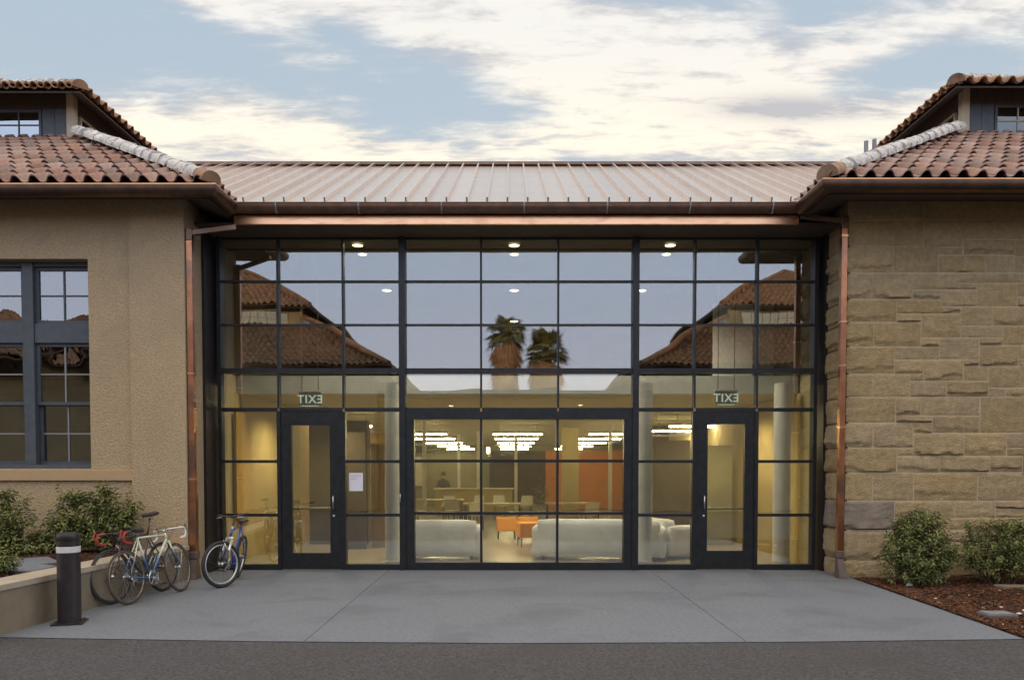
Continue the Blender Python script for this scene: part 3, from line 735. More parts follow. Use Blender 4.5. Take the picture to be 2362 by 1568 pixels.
# --- downpipes
def pipe(root, pts, hw, m='copper_pipe'):
    mb = MB()
    for a, b in zip(pts, pts[1:]): mb.tube([a, b], [hw*1.41, hw*1.41], 4)
    return mb.build('downpipe', m, root)
def downpipe(root, xb, yb, xe, ze, ye, zb, side, straps, wtop, wbot):
    """square copper pipe: offset arm from the link gutter, then straight down to a cast boot"""
    mb = MB(); w = wtop/2
    mb.box(xb-w, xb+w, yb-w, yb+w, 1.3, zb-.12); mb.build('downpipe', 'copper_pipe', root)
    w2 = wbot/2
    mb = MB(); mb.box(xb-w2, xb+w2, yb-w2, yb+w2, .42, 1.299); mb.build('downpipe', 'copper_pipe', root)
    d = Vector((xe-xb, ye-yb, ze-zb)).normalized(); up = Vector((0,0,1)); s_ = d.cross(up).normalized(); up = s_.cross(d)
    a, b = Vector((xb, yb, zb-.05)) - d*.03, Vector((xe, ye, ze))
    P = [p + s_*i + up*j for p in (a, b) for i, j in ((-w*.8,-w*.8),(w*.8,-w*.8),(w*.8,w*.8),(-w*.8,w*.8))]
    mb = MB(); mb.add(P, [(0,3,2,1),(4,5,6,7),(0,1,5,4),(1,2,6,5),(2,3,7,6),(3,0,4,7)]); mb.build('pipe_arm', 'copper_brown', root)
    MB().bev(xb-w*1.15, xb+w*1.15, yb-w*1.15, yb+w*1.15, zb-.17, zb+.02, .015).build('pipe_elbow', 'copper_brown', root)
    for z in straps:
        MB().box(xb-w*1.18, xb+w*1.18+side*.0, yb-w*1.22, yb+w*1.1, z-.014, z+.014).build('strap', 'copper_bright', root)
    mb = MB(); w3 = w2*1.25
    mb.bev(xb-w3, xb+w3, yb-w3, yb+w3, .30, .42, .012); mb.build('pipe_boot', 'cast_boot', root)
    mb = MB()
    P = [Vector(p) for p in ((xb-w2,yb-w2,.299),(xb+w2,yb-w2,.299),(xb+w2,yb+w2,.299),(xb-w2,yb+w2,.299),(xb-w2-.01,yb-w2-.10,.005),(xb+w2+.03,yb-w2-.10,.005),(xb+w2+.03,yb+w2,.005),(xb-w2-.01,yb+w2,.005))]
    mb.add(P, [(0,1,2,3),(7,6,5,4),(0,4,5,1),(1,5,6,2),(2,6,7,3),(3,7,4,0)]); mb.build('pipe_shoe', 'cast_boot', root)
zL = W(440, 530, 11.66)[1]
downpipe(lw_, XL+.062, YL+.075, -4.25, zL+.10, 11.86, zL, 1, (W(440,860,YL)[1], W(440,1105,YL)[1]), .085, .108)
zR = W(1945, 505, 11.8)[1]
downpipe(rw, XR-.085, YR-.00, 4.48, zR+.06, 11.86, zR, -1, [W(1945,q,YR)[1] for q in (545,743,843,985)], .085, .092)

# ------------------------------------------------------------------ glazed link between the wings
lk = thing('glazed_entrance', (.1, 13.0, 0), 'dark framed glass curtain wall entrance with standing seam metal roof between two wings', 'building')
# soffit, fascia, gutter
XA, XB = -4.28, 4.46
YF = 11.92                                   # fascia plane
ZS = W(1178, 515, YF)[1]
mb = MB(); mb.box(XL, XR+.05, YF+.06, YG+.6, ZS, ZS+.03); mb.build('soffit', 'eave_wood', lk)
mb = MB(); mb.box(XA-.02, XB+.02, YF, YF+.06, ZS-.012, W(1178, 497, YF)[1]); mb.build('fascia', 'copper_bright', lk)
mb = MB(); mb.box(XA-.06, XB+.06, YF+.015, YF+.06, W(1178, 497, YF)[1]+.001, ZS+.32); mb.build('eave_board', 'eave_wood', lk)
GY = YF-.105; GZ = W(1178, 468, GY-.085)[1]
mb = MB(); pr = []
for i in range(11):
    a = math.pi*i/10; pr.append((GY - .088*math.cos(a), GZ - .13*math.sin(a)))
pr += [(GY+.074, GZ)] + [(GY + .074*math.cos(math.pi*i/10), GZ-.002 - .115*math.sin(math.pi*i/10)) for i in range(11)]
vs = [(x, y, z) for x in (XA-.03, XB+.03) for y, z in pr]; n = len(pr)
mb.add(vs, [(i, (i+1) % n, n+(i+1) % n, n+i) for i in range(n)] + [tuple(range(n)), tuple(range(n, 2*n))])
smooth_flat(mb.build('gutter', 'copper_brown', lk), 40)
mb = MB(); mb.tube([(XA-.03, GY-.088, GZ+.006), (XB+.03, GY-.088, GZ+.006)], .009, 6); mb.build('gutter_lip', 'copper_brown', lk)
x = -3.6
while x < XB:
    mb = MB(); mb.tube([(x, GY - .098*math.cos(math.pi*i/8), GZ+.01 - .14*math.sin(math.pi*i/8)) for i in range(6)], .012, 4); mb.build('gutter_bracket', 'solder', lk); x += 1.27
# standing seam roof
RY0, RZ0, RY1, RZ1 = GY-.05, GZ+.03, 16.2, W(1178, 379, 16.2)[1]-.03
ln = math.hypot(RY1-RY0, RZ1-RZ0); ty, tz = (RY1-RY0)/ln, (RZ1-RZ0)/ln
SP = .311
mb = MB(); x = -8.0
RM = Matrix(((1,0,0,0),(0,ty,-tz,RY0),(0,tz,ty,RZ0),(0,0,0,1)))
def t_valley(x):                             # how far up the link roof meets the tiled side slope of the wing beside it
    x0 = 4.19 if x < 0 else 4.36; d = abs(x) - x0 - .12
    return 0.0 if d < .05 else max(0.0, (ZE + TAN*d - RZ0)/tz - .12)
def seam_parts(t0):
    pm = MB(); pm.box(0, SP-.004, t0, ln, -.02, 0); p_ = pm.mesh('roof_panel', 'zinc_roof')
    pm = MB(); pm.box(-.013, .013, t0-.012, ln-.03, .0005, .068); return p_, pm.mesh('seam', 'zinc_roof')
FULL = seam_parts(0)
tv = t_valley(8.2); tl_ = t_valley(-8.2)
rbase = MB(); out_ = [(-4.3,.02),(4.47,.02),(8.2,tv+.05),(8.2,ln),(-8.2,ln),(-8.2,tl_+.05)]; n6 = len(out_)
rbase.add([RM @ Vector((p[0], p[1], h)) for h in (-.05, -.022) for p in out_], [tuple(reversed(range(n6))), tuple(range(n6, 2*n6))] + [(i, (i+1) % n6, n6+(i+1) % n6, n6+i) for i in range(n6)])
rbase.quad((-8.2,RY1,RZ1-.06),(8.2,RY1,RZ1-.06),(8.2,RY1+4.3,RZ0),(-8.2,RY1+4.3,RZ0))
rf = rbase.build('roof', 'zinc_roof', lk)
for i in range(-24, 25):
    xx = .10 + i*SP - .15
    t0 = t_valley(xx + (SP if xx > 0 else 0)); pa, se = FULL if t0 == 0 else seam_parts(t0)
    link('roof_panel', pa, rf, None, Matrix.Translation((xx, 0, 0)) @ RM @ Matrix.Rotation(random.uniform(-.0012, .0012), 4, 'Y'))
    link('seam', se, rf, None, Matrix.Translation((xx, 0, 0)) @ RM)
mb = MB(); mb.box(-8.2, 8.2, RY1-.10, RY1+.12, RZ1-.01, RZ1+.05); mb.build('ridge_cap', 'copper_brown', rf)

# jamb panels between masonry and glass
MB().box(XL-.01, XL+.045, 12.24, YG+.1, -.01, ZS-.001).build('jamb_panel', 'jamb_metal', lk)
MB().box(XR-.06, XR+.02, 12.50, YG+.1, -.01, ZS-.001).build('jamb_panel', 'jamb_metal', lk)
# grid lines of the curtain wall
X = [W(p, 940, YG)[0] for p in (511, 645, 794, 930, 1110, 1287, 1464, 1600, 1743, 1876)]
Z = [W(1178, p, YG)[1] for p in (577, 650, 750, 856, 945, 1064, 1187, 1303)]
ZH, Z1, Z2, Z3, Z4, Z5, Z6, Z7 = Z
D0, D1 = YG-.07, YG+.05
def member(nm, x0, x1, z0, z1, y0=D0, y1=D1): return MB().box(x0, x1, y0, y1, z0, z1).build(nm, 'frame_metal', lk)
TH, TV_ = .014, .016
member('mullion', X[0]-.03, X[0]+.03, 0, ZS-.002, YG-.09, YG+.06); member('mullion', X[9]-.03, X[9]+.03, 0, ZS-.002, YG-.09, YG+.06)
for k in (3, 6): member('mullion', X[k]-.052, X[k]+.052, 0, ZS-.002, YG-.12, YG+.07)
for k in (1, 2, 7, 8): member('mullion', X[k]-TV_, X[k]+TV_, Z4+.03 if k else 0, ZS-.003)
for k in (4, 5): member('mullion', X[k]-TV_, X[k]+TV_, Z4+.03, ZS-.003)
for k in (1, 2, 7, 8): member('mullion', X[k]-.03, X[k]+.03, 0, Z4-.031, YG-.075, YG+.06)
spans = [(X[0]+.03, X[1]-TV_), (X[1]+TV_, X[2]-TV_), (X[2]+TV_, X[3]-.052), (X[3]+.052, X[4]-TV_), (X[4]+TV_, X[5]-TV_), (X[5]+TV_, X[6]-.052), (X[6]+.052, X[7]-TV_), (X[7]+TV_, X[8]-TV_), (X[8]+TV_, X[9]-.03)]
big = [(X[0]+.031, X[3]-.053), (X[3]+.053, X[6]-.053), (X[6]+.053, X[9]-.031)]
def pane(x0, x1, z0, z1, y=YG, parent=None):
    o = MB().box(-(x1-x0)/2-.006, (x1-x0)/2+.006, -.004, .004, -(z1-z0)/2-.006, (z1-z0)/2+.006).mesh('pane', 'curtain_glass')
    r = random.Random(int(x0*991+z0*77))
    mw = Matrix.Translation(((x0+x1)/2, y, (z0+z1)/2)) @ Matrix.Rotation(r.uniform(-.0010, .0010), 4, 'X') @ Matrix.Rotation(r.uniform(-.0012, .0012), 4, 'Z')
    if parent is None: return link('pane', o, lk, None, mw)
    return link('pane', o, parent, None, mw)
for a, b in spans:
    for z_, t in ((Z1, TH), (Z2, TH)): member('transom', a+.0005, b-.0005, z_-t, z_+t, YG-.05, YG+.045)
    pane(a, b, Z1+TH, ZS-.03); pane(a, b, Z2+TH, Z1-TH); pane(a, b, Z3+.04, Z2-TH); pane(a, b, Z4+.03, Z3-.04)
    member('head', a+.0005, b-.0005, ZS-.03, ZS-.003, YG-.05, YG+.045)
    member('transom', a+.0005, b-.0005, Z3-.04, Z3+.04, YG-.08, YG+.045); member('transom', a+.0005, b-.0005, Z4-.03, Z4+.03, YG-.06, YG+.045)
def low_bay(a, b):
    for z_ in (Z5, Z6): member('transom', a, b, z_-.024, z_+.024, YG-.06, YG+.045)
    member('bottom_rail', a, b, .0, Z7+.02)
    pane(a, b, Z5+.024, Z4-.03); pane(a, b, Z6+.024, Z5-.024); pane(a, b, Z7+.02, Z6-.024)
low_bay(X[0]+.03, X[1]-.03); low_bay(X[2]+.03, X[3]-.052); low_bay(X[6]+.052, X[7]-.03); low_bay(X[8]+.03, X[9]-.03)
# swing doors
def door(a, b, gl, gr, gt, gb, hinge_left):
    zt_ = Z4-.031
    mb = MB(); y0, y1 = YG-.055, YG+.025
    mb.box(a+.004, gl, y0, y1, .012, zt_-.004).box(gr, b-.004, y0, y1, .012, zt_-.004).box(gl, gr, y0+.001, y1-.001, gt, zt_-.004).box(gl, gr, y0+.001, y1-.001, .012, gb)
    d = mb.build('door', 'frame_metal', lk)
    o = MB().box(gl-.008, gr+.008, YG-.02, YG-.012, gb-.008, gt+.008).build('pane', 'curtain_glass', d)
    hx = (gr + .06) if hinge_left else (gl - .06)
    mb = MB(); mb.tube([(hx, y0-.002, 1.00), (hx, y0-.055, 1.03), (hx, y0-.055, 1.22), (hx, y0-.002, 1.25)], .011, 8); mb.build('handle', 'steel', d, True)
    mb = MB(); mb.lathe((0,0,0), [(.02, 0), (.02, .012), (.012, .016)], 12); me = mb.mesh('lock', 'steel')
    link('lock', me, d, None, Matrix.Translation((hx, y0-.001, .90)) @ Matrix.Rotation(R(90), 4, 'X'))
    for zz in (.25, 1.3, 2.3):
        hh = (a + .012) if hinge_left else (b - .012)
        MB().box(hh-.012, hh+.012, y0-.014, y0-.0005, zz-.055, zz+.055).build('hinge', 'jamb_metal', d)
    mb = MB(); mb.tube([(gl-.05, YG+.06, 1.02), (gr+.05, YG+.06, 1.02)], .018, 8); mb.build('panic_bar', 'dark_steel', d)
zg = lambda p: W(1178, p, YG)[1]
xg = lambda p: W(p, 1100, YG)[0]
door(X[1]+.03, X[2]-.03, xg(675), xg(763), zg(981), zg(1274), True)
door(X[7]+.03, X[8]-.03, xg(1630), xg(1715), zg(978), zg(1269), False)
# wide sliding entrance in the middle bay
ca, cb = X[3]+.053, X[6]-.053
mb = MB(); y0, y1 = YG-.10, YG+.06
gl, gr, gt, gb = xg(957), xg(1437), zg(967), zg(1295)
mb.box(ca, gl, y0, y1, 0, Z4-.031).box(gr, cb, y0, y1, 0, Z4-.031).box(gl, gr, y0+.001, y1-.001, gt, Z4-.031).box(gl, gr, y0+.001, y1-.001, 0, gb)
sl = mb.build('sliding_door', 'frame_metal', lk)
def sub(nm, *a): MB().box(*a).build(nm, 'frame_metal', sl)
xm = [gl, X[4], X[5]-.01, gr]; zm_ = [gb, zg(1183), zg(1063), gt]
for q in xm[1:3]: sub('mullion', q-.02, q+.02, YG-.06, YG+.04, gb, gt)
for i in range(3):
    a = xm[i] + (.02 if i else 0); b = xm[i+1] - (.02 if i < 2 else 0)
    for z_ in zm_[1:3]: sub('transom', a, b, YG-.055, YG+.035, z_-.024, z_+.024)
    for j in range(3):
        pane(a, b, zm_[j] + (.024 if j else 0), zm_[j+1] - (.024 if j < 2 else 0), YG, sl)
mb = MB(); hx = xg(926); mb.tube([(hx, YG-.13, 1.14), (hx, YG-.15, 1.15), (hx, YG-.15, 1.26), (hx, YG-.13, 1.27)], .008, 6); mb.build('handle', 'steel', sl, True)

# notice taped inside the glass
nz0, nz1 = W(820,1132,YG-.012)[1], W(820,1090,YG-.012)[1]; nx0, nx1 = W(805,1100,YG-.012)[0], W(837,1100,YG-.012)[0]
nt = thing('paper_notice', ((nx0+nx1)/2, YG-.012, nz0), 'white sheet of paper taped to glass beside the swing door', 'notice')
MB().box(nx0, nx1, YG-.008, YG-.0055, nz0, nz1).build('sheet', 'paper', nt)
for k in range(3): MB().box(nx0+.03, nx1-.03-.04*k, YG-.0088, YG-.0082, nz1-.05-.03*k, nz1-.044-.03*k).build('text_line', 'ink', nt)

# downlights in soffit and inner ceiling: disc, ring and the lamp's own light
def downlight(x, y, z, r, row):
    side = 'in the middle' if abs(x) < 1 else ('towards the stucco wing' if x < 0 else 'towards the stone wing')
    lab = {571: 'yellow recessed downlight right behind the top of the glass, ', 591: 'small white downlight added for the reflection behind the front row, ', 673: 'recessed downlight halfway into the upper lobby ceiling, ', 743: 'recessed downlight deep in the upper lobby ceiling, '}[row] + side
    t = thing('downlight', (x, y, z), lab, 'downlight', 'recessed downlights in the lobby ceiling')
    mb = MB(); mb.lathe((x, y, z), [(r*.86, -.004), (r*.86, .0)], 20); mb.build('lamp_disc', 'downlight_glow', t)
    mb = MB(); mb.ring((x, y, z-.002), (0,0,1), r*.95, .006, 24, 6); mb.build('trim_ring', 'fixture_metal', t)
    ld = bpy.data.lights.new('lamp_light', 'SPOT'); ld.energy = {571: 320, 591: 230}.get(row, 60); ld.spot_size = R(125); ld.spot_blend = .8; ld.color = (1, .88, .66); ld.shadow_soft_size = .06
    lo = bpy.data.objects.new('lamp_light', ld); col.objects.link(lo); lo.parent = t; lo.location = (0, 0, -.03)
for py, r_, xs_ in ((571, .10, (825, 1186, 1546)), (591, .085, (836, 1186, 1537)), (673, .11, (892, 1186, 1480)), (743, .12, (1186,))):  # white second row is added as lamps for the first row's reflection
    Y = (ZS-.02-EYE)/((HOR-py)/FPX)
    for px in xs_: downlight(W(px, py, Y)[0], Y, ZS-.021, r_, py)

def spot(x, y, lab):
    t = thing('downlight', (x, y, 3.055), lab, 'downlight', 'small spots in the low lobby ceiling')
    mb = MB(); mb.lathe((x, y, 3.052), [(.05, -.004), (.05, .0)], 14); mb.build('lamp_disc', 'downlight_glow', t)
    mb = MB(); mb.ring((x, y, 3.05), (0,0,1), .056, .005, 18, 6); mb.build('trim_ring', 'fixture_metal', t)
    ld = bpy.data.lights.new('lamp_light', 'SPOT'); ld.energy = 300; ld.spot_size = R(150); ld.spot_blend = .8; ld.color = (1, .76, .38); ld.shadow_soft_size = .05
    lo = bpy.data.objects.new('lamp_light', ld); col.objects.link(lo); lo.parent = t; lo.location = (0, 0, -.05)
for x, y, w_ in ((-3.9, 15.2, 'behind the swing door near the stucco wing'), (-1.3, 16.6, 'above the sofa by the left jamb'), (1.5, 16.4, 'above the long white sofa'), (4.2, 15.4, 'behind the swing door near the stone wing')):
    spot(x, y, 'small round spot light in the low ceiling ' + w_)
# ------------------------------------------------------------------ rooms behind the glass
ir = thing('interior_rooms', (0, 20, 0), 'warmly lit hall with low ceiling seen through the entrance glass', 'room')
struct(MB().box(-11, 11, YG+.055, 47, -.06, -.002).build('interior_floor', 'interior_floor'))
YD = 13.75                                   # edge of the upper floor
MB().box(XL+.01, XR-.01, YD, 14.0, 3.04, 3.36).build('slab_edge', 'slab_edge', ir)
MB().box(-11, 11, 14.001, 47, 3.06, 3.3).build('low_ceiling', 'ceiling_tile', ir)
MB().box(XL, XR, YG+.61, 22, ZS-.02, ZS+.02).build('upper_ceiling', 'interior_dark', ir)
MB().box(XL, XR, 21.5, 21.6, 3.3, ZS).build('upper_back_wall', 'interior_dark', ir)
MB().box(XL+.001, XL+.03, YG+.1, 21.5, 3.37, ZS-.02).build('dark_lining', 'interior_dark', ir); MB().box(XR-.03, XR+.02, YG+.1, 21.5, 3.37, ZS-.02).build('dark_lining', 'interior_dark', ir)  # dark linings added so the lamps leave the upper side walls dark
MB().box(XL+.001, XL+.03, YG+.1, 17.5, 0, 3.04).build('lobby_wall', 'interior_wall', ir)
MB().box(XR-.03, XR+.02, YG+.1, 17.5, 0, 3.04).build('lobby_wall', 'interior_wall', ir)
MB().box(-11, XL+.03, 17.5, 17.7, 0, 3.06).build('hall_wall', 'interior_wall', ir); MB().box(XR-.03, 11, 17.5, 17.7, 0, 3.06).build('hall_wall', 'interior_wall', ir)
MB().box(-11, -10.9, 17.7, 47, 0, 3.06).build('hall_wall', 'interior_wall', ir); MB().box(10.9, 11, 17.7, 47, 0, 3.06).build('hall_wall', 'interior_wall', ir)
MB().box(-11, 11, 46, 46.2, 0, 3.06).build('back_wall', 'interior_grey', ir)
MB().box(-11, -1.2, 34.0, 34.2, 0, 2.35).build('partition', 'interior_grey', ir)
MB().box(-5.0, -3.9, 33.9, 33.98, .9, 2.2).build('partition_panel', 'pale_panel', ir)  # plain pale panel in front of the partition
MB().box(-7.4, -5.4, 33.9, 33.98, 0, 2.1).build('opening_dark_panel', 'interior_dark', ir)  # solid panel, its dark colour painted as the unlit depth of an opening
MB().box(-1.0, 2.2, 36.0, 36.2, 0, 2.5).build('partition', 'interior_dark', ir)
MB().box(2.3, 7.2, 31.0, 31.2, 0, 2.42).build('accent_wall', 'orange_wall', ir)
MB().box(1.45, 2.29, 31.4, 31.5, 0, 2.42).build('accent_wall', 'orange_wall', ir)
MB().box(1.75, 2.30, 25.6, 26.15, 0, 3.06).build('square_pier', 'interior_wall', ir)
MB().box(4.6, 5.1, 24.5, 24.9, 0, 3.06).build('square_pier', 'interior_dark', ir)
for px, Y in ((978, 22.0), (1190, 27.5), (1408, 24.0), (1058, 31.0), (1103, 28.0)):
    x, _ = W(px, 1080, Y); MB().box(x-.055, x+.055, Y, Y+.11, .0, 3.06).build('post', 'column_concrete', ir)
# left bay: stored boards and a lattice screen; right bay: tall cupboard
MB().box(-4.88, -4.84, 13.4, 14.2, .8, 2.7).build('notice_panel', 'wood_board', ir)
MB().box(-4.5, -3.2, 16.95, 17.3, 0, 2.75).build('shelf_unit', 'interior_dark', ir)
MB().box(3.1, 3.9, 16.5, 17.2, 0, 2.3).build('cupboard', 'interior_dark', ir)
for k, (a, b) in enumerate(((-3.6,-3.05),(-3.0,-2.7),(-2.6,-2.35))): MB().box(a, b, 15.9+k*.4, 16.0+k*.4, 0, 2.45).build('door_leaf', ('interior_dark','wood_board','interior_dark')[k], ir)
MB().box(4.2, 4.9, 16.8, 17.3, .0, 2.2).build('cupboard', 'interior_grey', ir)
# pale panels standing on the upper floor, right
x0, zb_ = W(1645, 850, 14.6); x1, zt_ = W(1737, 700, 14.6)
pp = thing('display_panel', ((x0+x1)/2, 14.6, 3.301), 'pale tall panel standing on the upper floor behind the glass', 'panel')
MB().box(x0, x1, 14.6, 14.66, 3.301, zt_).build('board', 'pale_panel', pp)
x0, _ = W(1752, 850, 15.0); x1, _ = W(1796, 850, 15.0)
p2 = thing('display_panel', ((x0+x1)/2, 15.0, 3.301), 'narrow pinkish panel beside the pale panel on the upper floor', 'panel')
MB().box(x0, x1, 15.0, 15.06, 3.301, zt_+.1).build('board', 'slab_edge', p2)
# round concrete columns just inside the glass
for px, w_, lab in ((906, 36, 'round concrete column just inside the glass left of the sliding entrance'), (1487, 34, 'round concrete column just inside the glass right of the sliding entrance'), (1803, 38, 'round concrete column behind the pane beyond the far swing door')):
    Y = 13.5; x, _ = W(px, 1100, Y); r = w_/2*Y/FPX
    t = thing('concrete_column', (x, Y, 0), lab, 'column')
    mb = MB(); mb.lathe((x, Y, 0), [(r, 0), (r, 1.5), (r, 3.2)], 28); mb.build('shaft', 'column_concrete', t, True).data.set_sharp_from_angle(angle=R(40))
    mb = MB(); mb.lathe((x, Y, 0), [(r+.012, 0), (r+.012, .05), (r+.002, .06)], 28); mb.build('base_ring', 'slab_edge', t)
# strip lights
def strip(x0, x1, Y, z, lab):
    t = thing('strip_light', ((x0+x1)/2, Y, z), lab, 'strip light', 'fluorescent strip lights in the hall')
    mb = MB(); mb.tube([(x0, Y, z), (x1, Y, z)], .019, 8); mb.build('tube', 'tube_glow', t)
    MB().box(x0-.02, x1+.02, Y-.06, Y+.06, z+.03, z+.07).build('housing', 'fixture_metal', t)
    for x in (x0+.2, x1-.2): MB().box(x-.008, x+.008, Y-.008, Y+.008, z+.07, 3.06).build('hanger', 'fixture_metal', t)
for a, b in ((-3.62,-2.05), (-.56,1.0), (2.5,4.06)):
    nmz = {-3.62: 'over the counter side of the hall', -.56: 'over the middle of the hall', 2.5: 'over the orange wall side of the hall'}[a]
    for Y, od in ((24.2, 'first'), (28.0, 'second'), (32.4, 'third'), (37.6, 'fourth'), (43.0, 'last')): strip(a, b, Y, 2.77, 'hanging strip light ' + nmz + ', ' + od + ' row from the glass')
for a, b, Y, w_ in ((-6.7,-5.15,28.0,'counter side, second row'), (-6.7,-5.15,32.4,'counter side, third row'), (5.6,7.1,28,'orange wall side, second row'), (5.6,7.1,24.2,'orange wall side, first row')): strip(a, b, Y, 2.77, 'hanging strip light at the outer hall edge on the ' + w_)
for a, b, Y, w_ in ((-5.0,-3.55,19.4,'swing door near the stucco wing'), (4.05,5.5,19.4,'swing door near the stone wing'), (4.1,5.6,22.0,'narrow bay left of the stone side door')): strip(a, b, Y, 2.76, 'hanging strip light seen through the ' + w_)
t = thing('pendant_lamp', (W(1126,1040,30)[0], 30, 2.3), 'small glowing white pendant lamp in the middle of the hall', 'lamp')
x, z = W(1126, 1046, 30); mb = MB(); mb.lathe((x, 30, z), [(.03, 0), (.07, .02), (.07, .24), (.03, .26)], 12); mb.build('shade', 'pendant_glow', t, True)
MB().box(x-.006, x+.006, 29.994, 30.006, z+.26, 3.06).build('cord', 'dark_steel', t)

# EXIT signs: letters face into the lobby, so they read backwards from outside
def text_mesh(s, size, depth):
    cu = bpy.data.curves.new('t', 'FONT'); cu.body = s; cu.size = size; cu.extrude = depth; cu.align_x = 'CENTER'; cu.align_y = 'CENTER'; cu.offset = .0015; cu.space_character = 1.12
    ob = bpy.data.objects.new('t', cu); col.objects.link(ob); bpy.context.view_layer.update()
    me = bpy.data.meshes.new_from_object(ob.evaluated_get(bpy.context.evaluated_depsgraph_get())); bpy.data.objects.remove(ob, do_unlink=True)
    return me
EX = text_mesh('EXIT', .20, .004); EX.materials.clear(); EX.materials.append(M['exit_glow'])
for px, py, lab in ((715, 920, 'hanging EXIT sign seen from behind above the swing door near the stucco wing'), (1675, 917, 'hanging EXIT sign seen from behind above the swing door near the stone wing')):
    Y = 13.1; x, z = W(px, py, Y)
    t = thing('exit_sign', (x, Y, z-.12), lab, 'sign')
    MB().bev(x-.185, x+.185, Y+.004, Y+.014, z-.115, z+.10, .004).build('plate', 'exit_plate', t)
    MB().bev(x-.20, x+.20, Y-.02, Y+.04, z+.10, z+.135, .006).build('housing', 'slab_edge', t)
    MB().box(x-.15, x+.15, Y, Y+.016, z-.122, z-.112).build('edge_strip', 'exit_glow', t)
    for s_ in (-.14, .14): MB().box(x+s_-.006, x+s_+.006, Y+.004, Y+.016, z+.135, ZS-.03).build('stem', 'dark_steel', t)
    link('lettering', EX, t, None, Matrix.Translation((x, Y-.001, z-.01)) @ Matrix.Rotation(R(90), 4, 'X') @ Matrix.Rotation(R(180), 4, 'Y') @ Matrix.Diagonal((.98, 1, 1, 1)))

# furniture
def sofa(name, cx, cy, w, d, h, rz, lab):
    t = local_thing(name, Matrix.Translation((cx, cy, 0)) @ Matrix.Rotation(rz, 4, 'Z'), lab, 'sofa')
    def soft(nm, x0, x1, y0, y1, z0, z1, b, sd):
        bm = bmesh.new(); bmesh.ops.create_cube(bm, size=1); bmesh.ops.subdivide_edges(bm, edges=bm.edges[:], cuts=5, use_grid_fill=True)
        for v in bm.verts:
            p = Vector(((x0+x1)/2 + v.co.x*(x1-x0), (y0+y1)/2 + v.co.y*(y1-y0), (z0+z1)/2 + v.co.z*(z1-z0)))
            q = Vector([max(-.5+bb, min(.5-bb, c_)) for c_, bb in zip(v.co, (b/(x1-x0), b/(y1-y0), b/(z1-z0)))])
            dlt = Vector(((v.co.x-q.x)*(x1-x0), (v.co.y-q.y)*(y1-y0), (v.co.z-q.z)*(z1-z0)))
            core = Vector(((x0+x1)/2 + q.x*(x1-x0), (y0+y1)/2 + q.y*(y1-y0), (z0+z1)/2 + q.z*(z1-z0)))
            if dlt.length > 1e-6: p = core + dlt.normalized()*min(dlt.length, b)
            v.co = p + Vector((1, 1, .6))*.018*noise.noise(p*4 + Vector((sd, 0, 0)))
        bm.verts.index_update(); mb = MB(); mb.add([v.co for v in bm.verts], [[v.index for v in f.verts] for f in bm.faces]); bm.free()
        mb.build(nm, 'dust_sheet', t, True)
    soft('backrest', -w/2, w/2, -d/2, -d/2+.24, .06, h, .07, 1)
    soft('seat', -w/2+.05, w/2-.05, -d/2+.20, d/2, .08, .44, .06, 2)
    for s_ in (-1, 1): soft('armrest', s_*w/2-.11, s_*w/2+.11, -d/2+.02, d/2, .05, .62, .07, 3+s_)
    for a in (-1, 1):
        for b in (-1, 1): mb = MB(); mb.tube([(a*(w/2-.1), b*(d/2-.1), 0), (a*(w/2-.1), b*(d/2-.1), .1)], .03, 8); mb.build('foot', 'dark_steel', t)
sofa('sofa', -1.42, 14.35, 1.55, .85, .74, R(4), 'sheet covered white sofa by the left jamb of the sliding entrance')
sofa('sofa', 1.65, 14.25, 2.25, .85, .76, R(-7), 'long sheet covered white sofa with its back to the sliding glass')
sofa('sofa', 3.02, 14.7, .95, .85, .74, R(-60), 'small sheet covered armchair behind the round column')
def ottoman(cx, cy, rz, lab):
    t = local_thing('ottoman', Matrix.Translation((cx, cy, 0)) @ Matrix.Rotation(rz, 4, 'Z'), lab, 'ottoman')
    MB().bev(-.24, .24, -.24, .24, .20, .52, .03).build('seat', 'orange_fabric', t)
    for a in (-1, 1):
        for b in (-1, 1): mb = MB(); mb.tube([(a*.2, b*.2, 0), (a*.19, b*.19, .2)], .014, 6); mb.build('leg', 'dark_steel', t)
ottoman(*[W(1168,1200,18.2)[0], 18.2], R(3), 'orange cube ottoman on thin legs, first of the pair in the lobby')
ottoman(*[W(1168,1200,18.2)[0]+.52, 18.25], R(-2), 'orange cube ottoman on thin legs pushed against its twin')
ottoman(*[W(1219,1200,16.5)[0], 16.5], R(12), 'orange cube ottoman standing by the end of the long white sofa')
def table(cx, cy, w, d, h, lab):
    t = thing('table', (cx, cy, 0), lab, 'table', 'tables in the hall')
    MB().bev(cx-w/2, cx+w/2, cy-d/2, cy+d/2, h-.035, h, .01).build('table_top', 'table_top', t)
    for a in (-1, 1):
        for b in (-1, 1): mb = MB(); mb.tube([(cx+a*(w/2-.06), cy+b*(d/2-.06), 0), (cx+a*(w/2-.06), cy+b*(d/2-.06), h-.03)], .02, 6); mb.build('leg', 'dark_steel', t)
CH = {}
